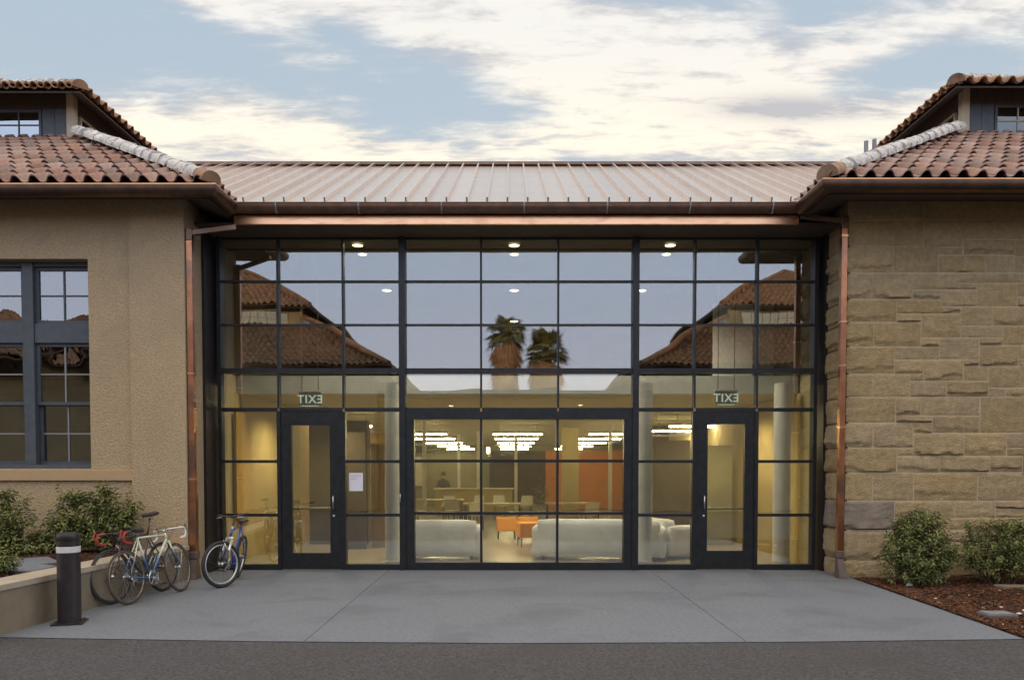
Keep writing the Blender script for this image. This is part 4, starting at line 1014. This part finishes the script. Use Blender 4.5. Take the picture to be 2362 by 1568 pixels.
def chair(cx, cy, rz, lab):
    t = local_thing('chair', Matrix.Translation((cx, cy, 0)) @ Matrix.Rotation(rz, 4, 'Z'), lab, 'chair', 'white shell chairs in the hall')
    if not CH:
        mb = MB(); vs = []; fs = []
        for j in range(7):
            for i in range(7):
                u, v = i/6-.5, j/6-.5; vs.append((u*.44, v*.42, .45 + .10*u*u + .05*max(0, v)**2))
        for j in range(6):
            for i in range(6): fs.append((j*7+i, j*7+i+1, j*7+i+8, j*7+i+7))
        mb.add(vs, fs); CH['seat'] = mb.mesh('seat', 'white_plastic', True)
        mb = MB(); vs = []
        for j in range(6):
            for i in range(7):
                u = i/6-.5; v = j/5; vs.append((u*(.42-.06*v), -.21 - .07*v + .16*u*u, .48 + .32*v))
        mb.add(vs, [(j*7+i, j*7+i+1, j*7+i+8, j*7+i+7) for j in range(5) for i in range(6)]); CH['backrest'] = mb.mesh('backrest', 'white_plastic', True)
        mb = MB(); mb.tube([(0,0,0),(0,0,.45)], .011, 6); CH['leg'] = mb.mesh('leg', 'dark_steel')
    link('seat', CH['seat'], t); link('backrest', CH['backrest'], t)
    for a in (-1, 1):
        for b in (-1, 1): link('leg', CH['leg'], t, None, Matrix.Translation((a*.17, b*.16, 0)))
x, _ = W(1095, 1140, 27); t = thing('counter', (x, 27, 0), 'long pale serving counter in the left part of the hall', 'counter')
MB().box(W(1000,1140,27)[0], W(1185,1140,27)[0], 27, 27.6, .93, .98).build('counter_top', 'table_top', t); MB().box(W(1003,1140,27)[0], W(1182,1140,27)[0], 27.06, 27.55, 0, .93).build('counter_front', 'interior_wall', t)
table(-2.2, 23.3, 1.5, .8, .74, 'pale table nearest the thin white post in the hall'); table(-.5, 20.8, 1.6, .8, .74, 'pale table in the hall just beyond the orange ottomans')
table(4.1, 23.0, 1.4, .8, .74, 'pale table in front of the orange wall'); table(1.7, 21.0, 1.5, .8, .74, 'pale table beside the square pier')
for cx, cy, rz, lab in ((-2.7,22.2,R(20),'white shell chair facing the table by the thin white post'),(-1.7,22.3,R(-10),'white shell chair at the corner of the table by the post'),(-2.0,24.5,R(180),'white shell chair on the far side of the table by the post'),
        (-1.15,24.8,R(150),'white shell chair drawn up to the serving counter'),(-.35,24.9,R(190),'white shell chair turned away from the serving counter'),(.5,24.6,R(170),'white shell chair next to the middle white post'),
        (-.9,19.9,R(5),'white shell chair behind the orange ottomans'),(3.6,22.0,R(10),'white shell chair at the table before the orange wall'),(4.6,22.1,R(-30),'white shell chair at the outer end of the table before the orange wall'),(2.1,20.2,R(15),'white shell chair at the table by the square pier')):
    chair(cx, cy, rz, lab)
x, _ = W(1250, 1150, 24.5); t = thing('potted_plant', (x, 24.5, 0), 'small dark green potted plant beside the square pier', 'plant')
mb = MB(); mb.lathe((x, 24.5, 0), [(.13, 0), (.17, .35), (.15, .35)], 14); mb.build('pot', 'column_concrete', t)
mb = MB(); rng = random.Random(5)
for _ in range(260):
    p = Vector((x + rng.gauss(0, .15), 24.5 + rng.gauss(0, .15), .75 + rng.gauss(0, .25))); a = rng.uniform(0, 6.28); d = Vector((math.cos(a), math.sin(a), rng.uniform(-.4, .6)))*.12; s_ = d.cross(Vector((0,0,1))).normalized()*.03
    mb.quad(p, p+d*.5+s_, p+d, p+d*.5-s_)
mb.build('foliage', 'leaf_dark', t)
# a person sitting behind the counter, only head and shoulders showing
px_, _ = W(1023, 1095, 29)
t = thing('person', (px_, 29, 0), 'person in dark clothes sitting behind the serving counter', 'person')
me = bpy.data.meshes.new('body')
pts = [(0,0,.62),(0,0,.85),(0,0,1.12),(0,-.01,1.26),(0,-.02,1.38),(0,-.02,1.49),(-.17,0,1.18),(-.24,-.06,.95),(-.16,-.24,.86),(.17,0,1.18),(.24,-.06,.95),(.16,-.24,.86),(-.1,-.02,.6),(-.12,-.4,.58),(-.12,-.42,.3),(-.12,-.40,.05),(-.12,-.52,.03),(.1,-.02,.6),(.12,-.4,.58),(.12,-.42,.3),(.12,-.40,.05),(.12,-.52,.03)]
rad = [.15,.14,.15,.06,.085,.075,.065,.05,.04,.065,.05,.04,.09,.075,.06,.045,.04,.09,.075,.06,.045,.04]
me.from_pydata([(px_+a, 29+b, c_) for a, b, c_ in pts], [(0,1),(1,2),(2,3),(3,4),(4,5),(2,6),(6,7),(7,8),(2,9),(9,10),(10,11),(0,12),(12,13),(13,14),(14,15),(15,16),(0,17),(17,18),(18,19),(19,20),(20,21)], [])
ob = bpy.data.objects.new('body', me); col.objects.link(ob); sk = ob.modifiers.new('skin', 'SKIN'); ob.modifiers.new('sub', 'SUBSURF').levels = 1
for v, r_ in zip(me.skin_vertices[0].data, rad): v.radius = (r_, r_)
me.skin_vertices[0].data[0].use_root = True
bpy.context.view_layer.update(); m2 = bpy.data.meshes.new_from_object(ob.evaluated_get(bpy.context.evaluated_depsgraph_get())); bpy.data.objects.remove(ob, do_unlink=True)
m2.materials.clear(); m2.materials.append(M['cloth_dark']); m2.materials.append(M['skin'])
for p in m2.polygons: p.use_smooth = True; p.material_index = 1 if p.center.z > 1.29 else 0
link('body', m2, t)
mb = MB(); mb.lathe((px_, 29-.005, 1.43), [(.088, -.02), (.098, .04), (.085, .10), (.05, .135), (.005, .145)], 12); mb.build('hair', 'cloth_dark', t, True)
MB().bev(px_-.2, px_+.2, 28.85, 29.2, .42, .5, .02).box(px_-.02, px_+.02, 29.0, 29.04, 0, .42).box(px_-.2, px_+.2, 28.9, 29.15, 0, .02).build('stool', 'interior_dark', ir)

# ------------------------------------------------------------------ across the street: seen mirrored in the glass
YO = -4.1
for sx, x0, lab in ((-1, 4.55, 'tan wing with tiled hip roof and lantern across the street, on the stucco wing side'), (1, 4.95, 'tan wing with tiled hip roof and lantern across the street, on the stone wing side')):
    r_ = thing('opposite_building', (sx*9, YO-4, 0), lab, 'building', 'wings across the street')
    wing(r_, sx, x0, YO, -1, .9, 1.0, False, 20.0, 20.0, 'old_terracotta', (4.5, 3.7, 7.4, 9.0))
    MB().box(min(sx*(x0+.9), sx*24), max(sx*(x0+.9), sx*24), YO-1.3, YO-1.0, -.05, 5.8).box(min(sx*(x0+.9), sx*(x0+1.2)), max(sx*(x0+.9), sx*(x0+1.2)), YO-20, YO-1.301, -.05, 5.8).build('wall', 'opposite_wall', r_)
ow = thing('opposite_link', (0, -6.0, 0), 'flat roofed tan block with dark coping joining the wings across the street', 'building')
MB().box(-5.4, 5.8, -6.4, -6.0, -.05, 4.72).build('wall', 'opposite_wall', ow)
MB().box(-5.4, 5.8, -6.5, -5.9, 4.72, 5.02).build('coping', 'dark_coping', ow)
MB().box(-5.4, 5.8, -14, -6.5, 4.7, 4.75).build('roof', 'dark_coping', ow)

def palm(x, y, h, lab, seed, hr):
    rng = random.Random(seed); t = thing('fan_palm', (x, y, 0), lab, 'palm tree', 'palms beyond the street')
    mb = MB(); mb.tube([(x + .12*math.sin(k*.7+seed), y, h*k/8) for k in range(9)], [.42 - .022*k for k in range(9)], 10); mb.build('trunk', 'palm_trunk', t, True)
    def frond(mb, base, az, el, L, droop, w, n=13):
        d = Vector((math.cos(az)*math.cos(el), math.sin(az)*math.cos(el), math.sin(el)))
        side = d.cross(Vector((0,0,1))).normalized(); up = side.cross(d); hub = base + d*L*.5
        mb.tube([base, hub], [.03, .018], 4)
        for i in range(n):
            a = -1.25 + 2.5*i/(n-1) + rng.uniform(-.05, .05); e = d*math.cos(a) + side*math.sin(a)
            l_ = L*.62*(1 - .25*abs(a)/1.25)*rng.uniform(.85, 1.1); tip = hub + e*l_ + Vector((0, 0, -droop*l_)) + up*.05
            mid = hub + e*l_*.55 + Vector((0, 0, -droop*.2*l_)); ws = (up.cross(e)).normalized()*w
            mb.add([hub, mid+ws, tip, mid-ws], [(0, 1, 2, 3)])
    g = MB(); top = Vector((x, y, h))
    for i in range(85):
        frond(g, top + Vector((0,0,rng.uniform(-.2,.25))), rng.uniform(0, 6.28), rng.uniform(-.35, 1.3), hr*rng.uniform(.7, 1.02), rng.uniform(.2, .7), .055)
    g.build('crown', 'palm_green', t)
    s_ = MB()
    for i in range(330):
        q = rng.random(); frond(s_, top + Vector((0,0,-.1-q*3.7)), rng.uniform(0, 6.28), rng.uniform(-1.05, -.2), hr*rng.uniform(.72, .98)*(1-.30*q), rng.uniform(.4, .9), .06, 9)
    s_.build('dead_skirt', 'palm_dead', t)
def virt(px, py, Yv):
    x, z = W(px, py, Yv); return x, 2*YG - Yv, z
x, y, z = virt(1167, 738, 62); palm(x, y, z-1.0, 'tall fan palm with a long brown skirt beyond the street', 4, 2.1)
x, y, z = virt(1262, 776, 62); palm(x, y, z-1.0, 'shorter fan palm with a ragged green head beyond the street', 9, 2.1)

# ------------------------------------------------------------------ shrubs
def shrub(cx, cy, z0, blobs, n, lab, seed, leaf=.055, group=None, tips=True):
    """blobs: (dx, dy, z, rx, ry, rz) lobes of the crown; leafy shoots rise from stems that fork at the base"""
    rng = random.Random(seed); t = thing('shrub', (cx, cy, z0), lab, 'shrub', group)
    st = MB(); lf = MB(); vol = [b[3]*b[4]*b[5] for b in blobs]; tot = sum(vol)
    for (dx, dy, z, rx, ry, rz), v in zip(blobs, vol):
        c = Vector((cx+dx, cy+dy, z0+z))
        for _ in range(4):
            e = c + Vector((rng.uniform(-.6,.6)*rx, rng.uniform(-.6,.6)*ry, rng.uniform(-.2,.8)*rz)); b = Vector((cx+dx*.3+rng.uniform(-.05,.05), cy+dy*.3+rng.uniform(-.05,.05), z0))
            st.tube([b, b.lerp(e, .5) + Vector((rng.uniform(-.05,.05), rng.uniform(-.05,.05), .04)), e], [.012, .008, .003], 5)
        m = max(20, int(n*v/tot/9))
        for _ in range(m):                                  # a shoot: a twig with leaves along it
            while True:
                q = Vector((rng.uniform(-1,1), rng.uniform(-1,1), rng.uniform(-1,1)))
                if q.length < 1 and (q.length > .45 or rng.random() < .5): break
            if rng.random() < .14: q *= rng.uniform(1.0, 1.25)
            p = c + Vector((q.x*rx, q.y*ry, q.z*rz))
            if p.z < z0 + .02: p.z = z0 + .03
            d = (Vector((q.x*.6, q.y*.6, .7 + .5*q.z)) + Vector((rng.uniform(-.4,.4), rng.uniform(-.4,.4), rng.uniform(-.2,.3)))).normalized()
            L = rng.uniform(.10, .20); high = (p.z - z0) > z + rz*.35
            st.tube([p - d*.02, p + d*L], [.003, .0015], 3, False)
            for k in range(9):
                b = p + d*(L*k/8); a = k*2.4 + rng.uniform(-.4,.4); s_ = d.orthogonal().normalized(); o_ = d.cross(s_)
                e = (s_*math.cos(a) + o_*math.sin(a) + d*rng.uniform(.2,.8)).normalized(); w = e.cross(d).normalized()
                l_ = leaf*rng.uniform(.7, 1.3); tip = b + e*l_ + Vector((0,0,-l_*.25)); mid = b + e*l_*.5
                up = w.cross(e)*(.1*l_)
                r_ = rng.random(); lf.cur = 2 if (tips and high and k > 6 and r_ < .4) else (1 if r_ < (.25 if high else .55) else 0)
                lf.add([b, mid + w*l_*.20 + up, tip, mid - w*l_*.20 + up], [(0, 1, 2), (0, 2, 3)])
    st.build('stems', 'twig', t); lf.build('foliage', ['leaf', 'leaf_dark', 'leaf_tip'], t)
    return t
def at(px, py, Y): return W(px, py, Y)
SY = 11.2
def lobes(cx, cy, z0, lst, Y):
    out = []
    for px, py, rx, ry in lst:
        x, z = W(px, py + (26 if px < 600 else 0), Y); k = Y/FPX*(.92 if px < 600 else 1); out.append((x-cx, random.uniform(-.06, .06), z-z0, rx*k, min(rx*k, .30), ry*k))
    return out
x, _ = W(30, 1280, SY-.1); shrub(x, SY-.1, PB, lobes(x, SY-.1, PB, [(20,1190,40,45),(30,1240,50,40),(60,1175,22,40),(22,1140,12,26),(85,1225,18,14),(70,1262,35,16),(-15,1230,50,70)], SY-.1), 2300, 'leafy green shrub in the raised bed beside the sash window, away from the bikes', 21, .074)
x, _ = W(165, 1270, SY); shrub(x, SY, PB, lobes(x, SY, PB, [(150,1190,34,34),(150,1145,13,34),(175,1215,40,30),(135,1225,30,32),(178,1140,10,20),(125,1262,34,20)], SY), 1900, 'upright green shrub behind the black bollard', 22, .074)
x, _ = W(245, 1270, SY); shrub(x, SY+.05, PB, lobes(x, SY+.05, PB, [(220,1190,36,34),(218,1140,11,28),(240,1128,7,26),(262,1148,9,24),(265,1190,36,26),(297,1160,10,20),(290,1195,22,20),(235,1225,40,20)], SY+.05), 1900, 'wide green shrub with upright shoots behind the red taped bicycle', 23, .074)
sx_, sy_ = G(-6, 1326, PB); shrub(sx_, sy_, PB, [(0,0,.10,.14,.14,.10),(.10,.05,.07,.09,.09,.07)], 420, 'tiny low seedling shrub at the edge of the garden path', 24, .055)
RYs = 10.95
x, _ = W(2122, 1330, RYs); shrub(x, RYs, 0, lobes(x, RYs, 0, [(2118,1275,62,55),(2115,1235,45,34),(2075,1295,32,50),(2165,1290,34,45),(2112,1200,14,18),(2150,1212,16,18),(2065,1230,14,24),(2125,1330,52,22),(2190,1285,14,14)], RYs), 5200, 'rounded dense green shrub by the corner of the stone wall', 25, .062)
x, _ = W(2300, 1320, RYs+.15); shrub(x, RYs+.15, 0, lobes(x, RYs+.15, 0, [(2290,1270,56,50),(2262,1232,28,24),(2330,1240,40,34),(2345,1285,45,45),(2240,1295,26,30),(2300,1315,60,20),(2390,1260,50,60)], RYs+.15), 5200, 'broad dense green shrub further along the stone wall', 26, .062)

# flat stone, drain lid and litter in the mulch
def flat(name, px0, px1, py, Yw, h, m, lab, cat):
    x0, y0 = G(px0, py); x1, _ = G(px1, py); mb = MB(); rng = random.Random(px0); n = 11
    pts = [((x0+x1)/2 + (x1-x0)/2*math.cos(6.283*i/n)*rng.uniform(.85, 1.1), y0 + Yw*math.sin(6.283*i/n)*rng.uniform(.8, 1.1)) for i in range(n)]
    mb.prism(pts, -.01, h); return tag(mb.build(name, m), lab, cat)
flat('stepping_stone', 2290, 2375, 1354,   .13, .03, 'planter_concrete', 'flat tan stone lying in mulch before the broad shrub', 'stone')
x, y = G(2300, 1422)
t = thing('valve_box', (x, y, 0), 'dark grey plastic irrigation valve box sunk in the mulch', 'valve box')
MB().bev(x-.17, x+.17, y-.12, y+.12, -.02, .045, .012).build('box', 'dark_coping', t); MB().bev(x-.15, x+.15, y-.10, y+.10, .045, .055, .004).build('lid', 'pipe_grey', t)
rng = random.Random(12)
for px, py, s_, lab in ((2098,1351,.05,'crumpled white scrap of litter at the foot of the rounded shrub'), (2158,1382,.018,'small white pebble in mulch near the pavement edge'), (2310,1402,.018,'small white pebble in mulch beside the valve box'), (2350,1418,.03,'pale chip of stone in mulch past the valve box'), (2362,1410,.022,'pale pebble in mulch by the outer shrub'), (237,1300,.03,'white scrap of litter on the raised bed behind the bollard')):
    x, y = G(px, py, PB+.02 if px < 400 else 0.01); bm = bmesh.new(); bmesh.ops.create_icosphere(bm, subdivisions=2, radius=s_)
    for v in bm.verts: v.co *= 1 + .5*noise.noise(v.co*30 + Vector((px, 0, 0))); v.co.z *= .5
    me = bpy.data.meshes.new('pebble'); bm.to_mesh(me); bm.free(); me.materials.append(M['white_band'])
    o = bpy.data.objects.new('litter_scrap' if s_ > .027 else 'pebble', me); col.objects.link(o); o.location = (x, y, (PB+.03 if px < 400 else .02) + s_*.25); tag(o, lab, 'litter' if s_ > .027 else 'pebble')

# ------------------------------------------------------------------ bollard
bx, by = G(161, 1436); t = thing('bollard', (bx, by, 0), 'black round bollard with a white reflective band on a square base plate', 'bollard')
bt = W(161, 1229, by)[1]; r = 24.5*by/FPX
mb = MB(); mb.lathe((bx, by, 0), [(r, .018), (r, bt*.5), (r*.985, bt-.10), (r*.985, bt-.085)], 32); mb.build('post', 'bollard_black', t, True).data.set_sharp_from_angle(angle=R(40))
mb = MB(); mb.lathe((bx, by, bt-.085), [(r*.96, 0), (r*.96, .008), (r, .014), (r, .06), (r*.93, .08), (r*.6, .092), (.01, .095)], 32); mb.build('cap', 'bollard_black', t, True).data.set_sharp_from_angle(angle=R(40))
zb0, zb1 = W(161, 1273, by)[1], W(161, 1259, by)[1]
mb = MB(); mb.lathe((bx, by, 0), [(r*1.0, zb0), (r*1.02, zb0+.003), (r*1.02, zb1-.003), (r*1.0, zb1)], 32); mb.build('reflective_band', 'white_band', t, True).data.set_sharp_from_angle(angle=R(30))
mb = MB(); q = .215; a0 = R(62); mb.prism([(bx+q*math.cos(a0+k*math.pi/2), by+q*math.sin(a0+k*math.pi/2)) for k in range(4)], .001, .018); mb.build('base_plate', 'bollard_black', t)
for k in range(4):
    an = a0+k*math.pi/2; mb = MB(); mb.lathe((bx+.17*math.cos(an), by+.17*math.sin(an), .018), [(.014, 0), (.014, .012), (.006, .014)], 6); mb.build('bolt', 'dark_steel', t)

# ------------------------------------------------------------------ bicycles (local x forward, z up, origin on the ground midway)
def bicycle(mw, lab, wb, R_, tyr, m_frame, m_tyre, m_rim, bar, m_bar, steer, m_fork, seat_h, tt, m_tube2=None, sus=False, cage=False, drop=True, spoke='steel', m_top=None):
    t = local_thing('bicycle', mw, lab, 'bicycle')
    hx, rx = wb/2, -wb/2; bb = Vector((rx+.43, 0, .27)); sl = Vector((rx+.43-.16*(tt/.56)-.0, 0, tt+.26)); sl.x = bb.x - (sl.z-bb.z)*.29
    ha = R(72); hd = Vector((-math.cos(ha), 0, math.sin(ha)))           # head tube direction (up and back)
    fork_c = Vector((hx-.045, 0, R_)) + hd*(R_+.035)*1.02                 # crown
    hb = fork_c + hd*.03; ht = hb + hd*max(.10, (sl.z - hb.z)/hd.z - .01)
    rr = Vector((rx, 0, R_))
    def T_(nm, segs, m_, par=t, n=8, sm=True):
        mb = MB()
        for pts, r_ in segs: mb.tube(pts, r_, n)
        return mb.build(nm, m_, par, sm)
    fr = T_('frame', [([bb, sl], .0145), ([sl + Vector((0,0,-.01)), ht - hd*.025], .0135), ([bb, hb + hd*.02], .0155), ([hb, ht], .019),
                      ([bb + Vector((0,.03,0)), rr + Vector((0,.062,0))], [.010,.007]), ([bb + Vector((0,-.03,0)), rr + Vector((0,-.062,0))], [.010,.007]),
                      ([sl + Vector((.005,.014,-.03)), rr + Vector((0,.062,0))], [.008,.006]), ([sl + Vector((.005,-.014,-.03)), rr + Vector((0,-.062,0))], [.008,.006]),
                      ([bb + Vector((0,-.035,0)), bb + Vector((0,.035,0))], .02)], m_frame)
    if m_tube2: T_('seat_stay', [([sl + Vector((.004,.0,-.05)), rr + Vector((.02,0,.16))], .006)], m_tube2, fr)
    # wheels
    def wheel(c, par_m, front):
        w = MB(); w.ring(c, (0,1,0), R_-tyr, tyr, 48, 8); tyre = None
        hubm = MB(); hubm.tube([c + Vector((0,-.05,0)), c + Vector((0,.05,0))], .016, 10); hubm.tube([c + Vector((0,-.032,0)), c + Vector((0,-.028,0))], .03, 12); hubm.tube([c + Vector((0,.028,0)), c + Vector((0,.032,0))], .03, 12)
        wh = hubm.build('wheel', 'steel', t, True)
        w.build('tyre', m_tyre, wh, True)
        rm = MB(); rr_ = R_-2*tyr-.008
        n = 48; prof_ = [(-.010,.010),(.010,.010),(.012,-.004),(.006,-.012),(-.006,-.012),(-.012,-.004)]
        vs = [c + Vector((math.cos(2*math.pi*i/n)*(rr_+b), a, math.sin(2*math.pi*i/n)*(rr_+b))) for i in range(n) for a, b in prof_]; k = len(prof_)
        rm.add(vs, [(i*k+j, i*k+(j+1) % k, ((i+1) % n)*k+(j+1) % k, ((i+1) % n)*k+j) for i in range(n) for j in range(k)]); rm.build('rim', m_rim, wh, True)
        sp = MB()
        for i in range(28):
            a = 2*math.pi*i/28; s_ = 1 if i % 2 else -1; b = a + (.9 if (i//2) % 2 else -.9)
            sp.tube([c + Vector((math.cos(b)*.028, s_*.028, math.sin(b)*.028)), c + Vector((math.cos(a)*(rr_-.01), 0, math.sin(a)*(rr_-.01)))], .0013, 3, False)
        sp.build('spokes', spoke, wh)
        return wh
    parts_front = []
    before = set(o.name for o in t.children)
    wheel(rr, None, False)
    fw = wheel(Vector((hx, 0, R_)), None, True)
    fc = Vector((hx, 0, R_))
    if sus:
        fk = T_('fork', [([fork_c + Vector((0,s_*.055,0)), fc + Vector((0,s_*.062,0)) - hd*(-.01)], [.017,.022]) for s_ in (-1,1)] + [([fork_c + Vector((0,-.07,0)), fork_c + Vector((0,.07,0))], .022), ([fork_c, ht + hd*.04], .015)], m_fork)
        T_('fork_brace', [([fc + hd*(R_*.70) + Vector((.03,-.06,0)), fc + hd*(R_*1.06) + Vector((.06,0,0)), fc + hd*(R_*.70) + Vector((.03,.06,0))], .010)], m_fork, fk)
        for s_ in (-1, 1): T_('lower_leg', [([fc + Vector((0, s_*.062, -.03)), fc + hd*(R_*.62) + Vector((0, s_*.060, 0))], .024)], 'navy_paint', fk)
    else:
        fk = T_('fork', [([fork_c + Vector((0,s_*.02,.0)), fork_c.lerp(fc, .5) + Vector((-.018,s_*.042,0)), fc + Vector((0,s_*.05,0))], [.013,.011,.007]) for s_ in (-1,1)] + [([fork_c + Vector((0,-.03,0)), fork_c + Vector((0,.03,0))], .015)], m_fork)
    # bars
    st0 = ht + hd*(.17 if sus else .035); st1 = st0 + Vector((.085, 0, .01))
    stem = T_('stem', [([ht, st0 + hd*.012], .013), ([st0, st1], .012)], 'steel' if not sus else 'dark_steel')
    if drop:
        segs = []
        for s_ in (-1, 1):
            y = s_*.205
            segs.append(([st1, st1 + Vector((0, s_*.15, .0)), st1 + Vector((.015, y-s_*.015, 0)), st1 + Vector((.07, y, -.005)), st1 + Vector((.098, y, -.05)), st1 + Vector((.085, y, -.105)), st1 + Vector((.03, y, -.135)), st1 + Vector((-.05, y, -.14))], [.0125,.0125,.015,.016,.016,.016,.016,.016]))
        hb_ = T_('handlebar', segs, m_bar)
        if m_top: T_('bar_top', [([st1 + Vector((0,-.15,.0005)), st1 + Vector((0,.15,.0005))], .0135)], m_top, hb_)
        for s_ in (-1, 1):
            y = s_*.205
            T_('brake_lever', [([st1 + Vector((.095,y,.005)), st1 + Vector((.125,y,.035))], .013), ([st1 + Vector((.12,y,.02)), st1 + Vector((.135,y,-.03)), st1 + Vector((.115,y,-.10))], .006)], 'dark_steel' if m_bar != 'red_tape' else 'red_tape', hb_)
    else:
        hb_ = T_('handlebar', [([st1 + Vector((-.06,-.30,.03)), st1 + Vector((-.02,-.15,.02)), st1, st1 + Vector((-.02,.15,.02)), st1 + Vector((-.06,.30,.03))], .012)], 'dark_steel')
        for s_ in (-1, 1):
            T_('grip', [([st1 + Vector((-.04,s_*.20,.025)), st1 + Vector((-.063,s_*.31,.031))], .017)], 'black_rubber', hb_)
            T_('brake_lever', [([st1 + Vector((-.01,s_*.17,.01)), st1 + Vector((.03,s_*.19,-.005)), st1 + Vector((.0,s_*.28,-.01))], .006)], 'steel', hb_)
    cab = []
    for s_ in (-1, 1): cab.append(([st1 + Vector((.10 if drop else .02, s_*.19, .02 if drop else .0)), st1 + Vector((.14, s_*.10, .06 if drop else .02)), st1 + Vector((.08, s_*.03, -.04)), fork_c + Vector((.05, 0, .04))], .0028))
    T_('brake_cable', cab, 'dark_steel', hb_, 4)
    # steering turns the whole front end about the head tube
    if steer:
        Mr = Matrix.Translation(hb) @ Matrix.Rotation(steer, 4, hd) @ Matrix.Translation(-hb)
        for o in (fw, fk, stem, hb_): o.matrix_basis = Mr
    # saddle and post
    sd = (sl - bb).normalized(); stop = bb + sd*seat_h
    T_('seat_post', [([sl - sd*.02, stop - sd*.04], .0125)], 'dark_steel')
    sm_ = MB(); vs = []; N1, N2 = 11, 8
    for i in range(N1):
        u = i/(N1-1); x = -.13 + .27*u; w = .075*(1-u)**.8 + .016 if u > .08 else .05 + .3*u
        if u > .96: w *= .6
        for j in range(N2):
            a = 2*math.pi*j/N2; vs.append(stop + Vector((x + .02, w*math.cos(a), .028*math.sin(a) + .018*(1-u)**2)))
    sm_.add(vs, [(i*N2+j, i*N2+(j+1) % N2, (i+1)*N2+(j+1) % N2, (i+1)*N2+j) for i in range(N1-1) for j in range(N2)] + [tuple(range(N2)), tuple(range((N1-1)*N2, N1*N2))])
    so = sm_.build('saddle', 'saddle', t, True)
    T_('saddle_rail', [([stop + Vector((-.08,s_*.02,-.015)), stop + Vector((-.03,s_*.02,-.045)), stop + Vector((.05,s_*.02,-.04)), stop + Vector((.10,s_*.01,-.01))], .0035) for s_ in (-1,1)], 'steel', so, 5)
    # drivetrain on the right side (-y)
    ck = MB(); yv = Vector((0,1,0))
    for rad_, yy in ((.092, -.050), (.075, -.043)): ck.ring(bb + Vector((0,yy,0)), (0,1,0), rad_, .0045, 36, 5)
    for k in range(5): a = k*1.2566+.3; ck.tube([bb + Vector((0,-.05,0)), bb + Vector((math.cos(a)*.09,-.05,math.sin(a)*.09))], .006, 5)
    an = R(-35)
    for s_ in (-1, 1): ck.tube([bb + Vector((0,s_*.06,0)), bb + Vector((s_*-.165*math.cos(an), s_*.072, s_*-.165*math.sin(an)))], [.013,.010], 6)
    cko = ck.build('crankset', 'steel', t)
    for s_ in (-1, 1):
        c_ = bb + Vector((s_*-.165*math.cos(an), s_*.115, s_*-.165*math.sin(an)))
        MB().bev(c_.x-.045, c_.x+.045, c_.y-.04, c_.y+.04, c_.z-.011, c_.z+.011, .006).build('pedal', 'dark_steel', t)
    dr = MB(); 
    for k in range(5): dr.ring(rr + Vector((0,-.030-.005*k,0)), (0,1,0), .052-.006*k, .004, 24, 4)
    dr.build('cassette', 'dark_steel', t)
    T_('chain', [([bb + Vector((0,-.048,.092)), rr + Vector((0,-.046,.045))], .004), ([bb + Vector((0,-.048,-.092)), rr + Vector((.05,-.046,-.13)), rr + Vector((.015,-.046,-.09)), rr + Vector((.02,-.046,-.045))], .004)], 'dark_steel', t, 4)
    T_('derailleur', [([rr + Vector((.0,-.06,-.02)), rr + Vector((.045,-.06,-.05)), rr + Vector((.02,-.055,-.09)), rr + Vector((.05,-.052,-.135))], .010)], 'steel')
    T_('brake', [([fork_c + Vector((.03,-.035,-.05)), fork_c + Vector((.035,0,.02)), fork_c + Vector((.03,.035,-.05))], .007), ([sl + Vector((-.07,-.03,-.19)), sl + Vector((-.06,0,-.14)), sl + Vector((-.07,.03,-.19))], .007)], 'steel')
    if cage:
        d = (hb-bb).normalized(); n_ = Vector((-d.z, 0, d.x)); o_ = bb + d*.16 + n_*.02
        T_('bottle_cage', [([o_ + Vector((0,-.005,0)), o_ + n_*.07 + Vector((0,-.03,0)), o_ + n_*.07 + d*.13 + Vector((0,-.03,0)), o_ + d*.15, o_ + n_*.07 + d*.13 + Vector((0,.03,0)), o_ + n_*.07 + Vector((0,.03,0)), o_ + Vector((0,.005,0))], .0035)], 'steel', fr, 5)
    return t
def bike_mw(rear, front, lean):
    a, b = Vector((*rear, 0)), Vector((*front, 0)); d = (b-a).normalized(); mid = (a+b)/2
    yaw = math.atan2(d.y, d.x)
    return Matrix.Translation(mid) @ Matrix.Rotation(yaw, 4, 'Z') @ Matrix.Rotation(lean, 4, 'X')
wr, wf = G(298, 1394), G(420, 1363)
bicycle(bike_mw(wr, wf, R(-7)), 'white and blue road bicycle with white drop bars in front of the red taped bicycle', 1.02, .340, .013, 'fade_paint', 'tyre_brown', 'rim_grey', None, 'white_tape', R(8), 'fade_paint', .66, .56, None, False, True, True, 'steel', 'steel')
rf_, rr_ = G(263, 1392), G(377, 1363)
bicycle(bike_mw(rr_, rf_, R(3)), 'black road bicycle with red handlebar tape leaning on the low planter wall', 1.02, .342, .014, 'black_paint', 'black_rubber', 'dark_steel', None, 'red_tape', R(-6), 'maroon_paint', .83, .56, None, False, False, True, 'rim_grey', 'black_paint')
mf, mr = G(508, 1354), (-4.26, 11.74)
bicycle(bike_mw(mr, mf, R(-9)), 'blue and silver mountain bicycle with wide bars parked by the dark jamb', 1.03, .335, .026, 'blue_paint', 'black_rubber', 'rim_silver', None, None, R(-38), 'rim_silver', .66, .58, None, True, False, False, 'dark_steel')

for o in bpy.data.objects:
    if 'anchor' in o: del o['anchor']
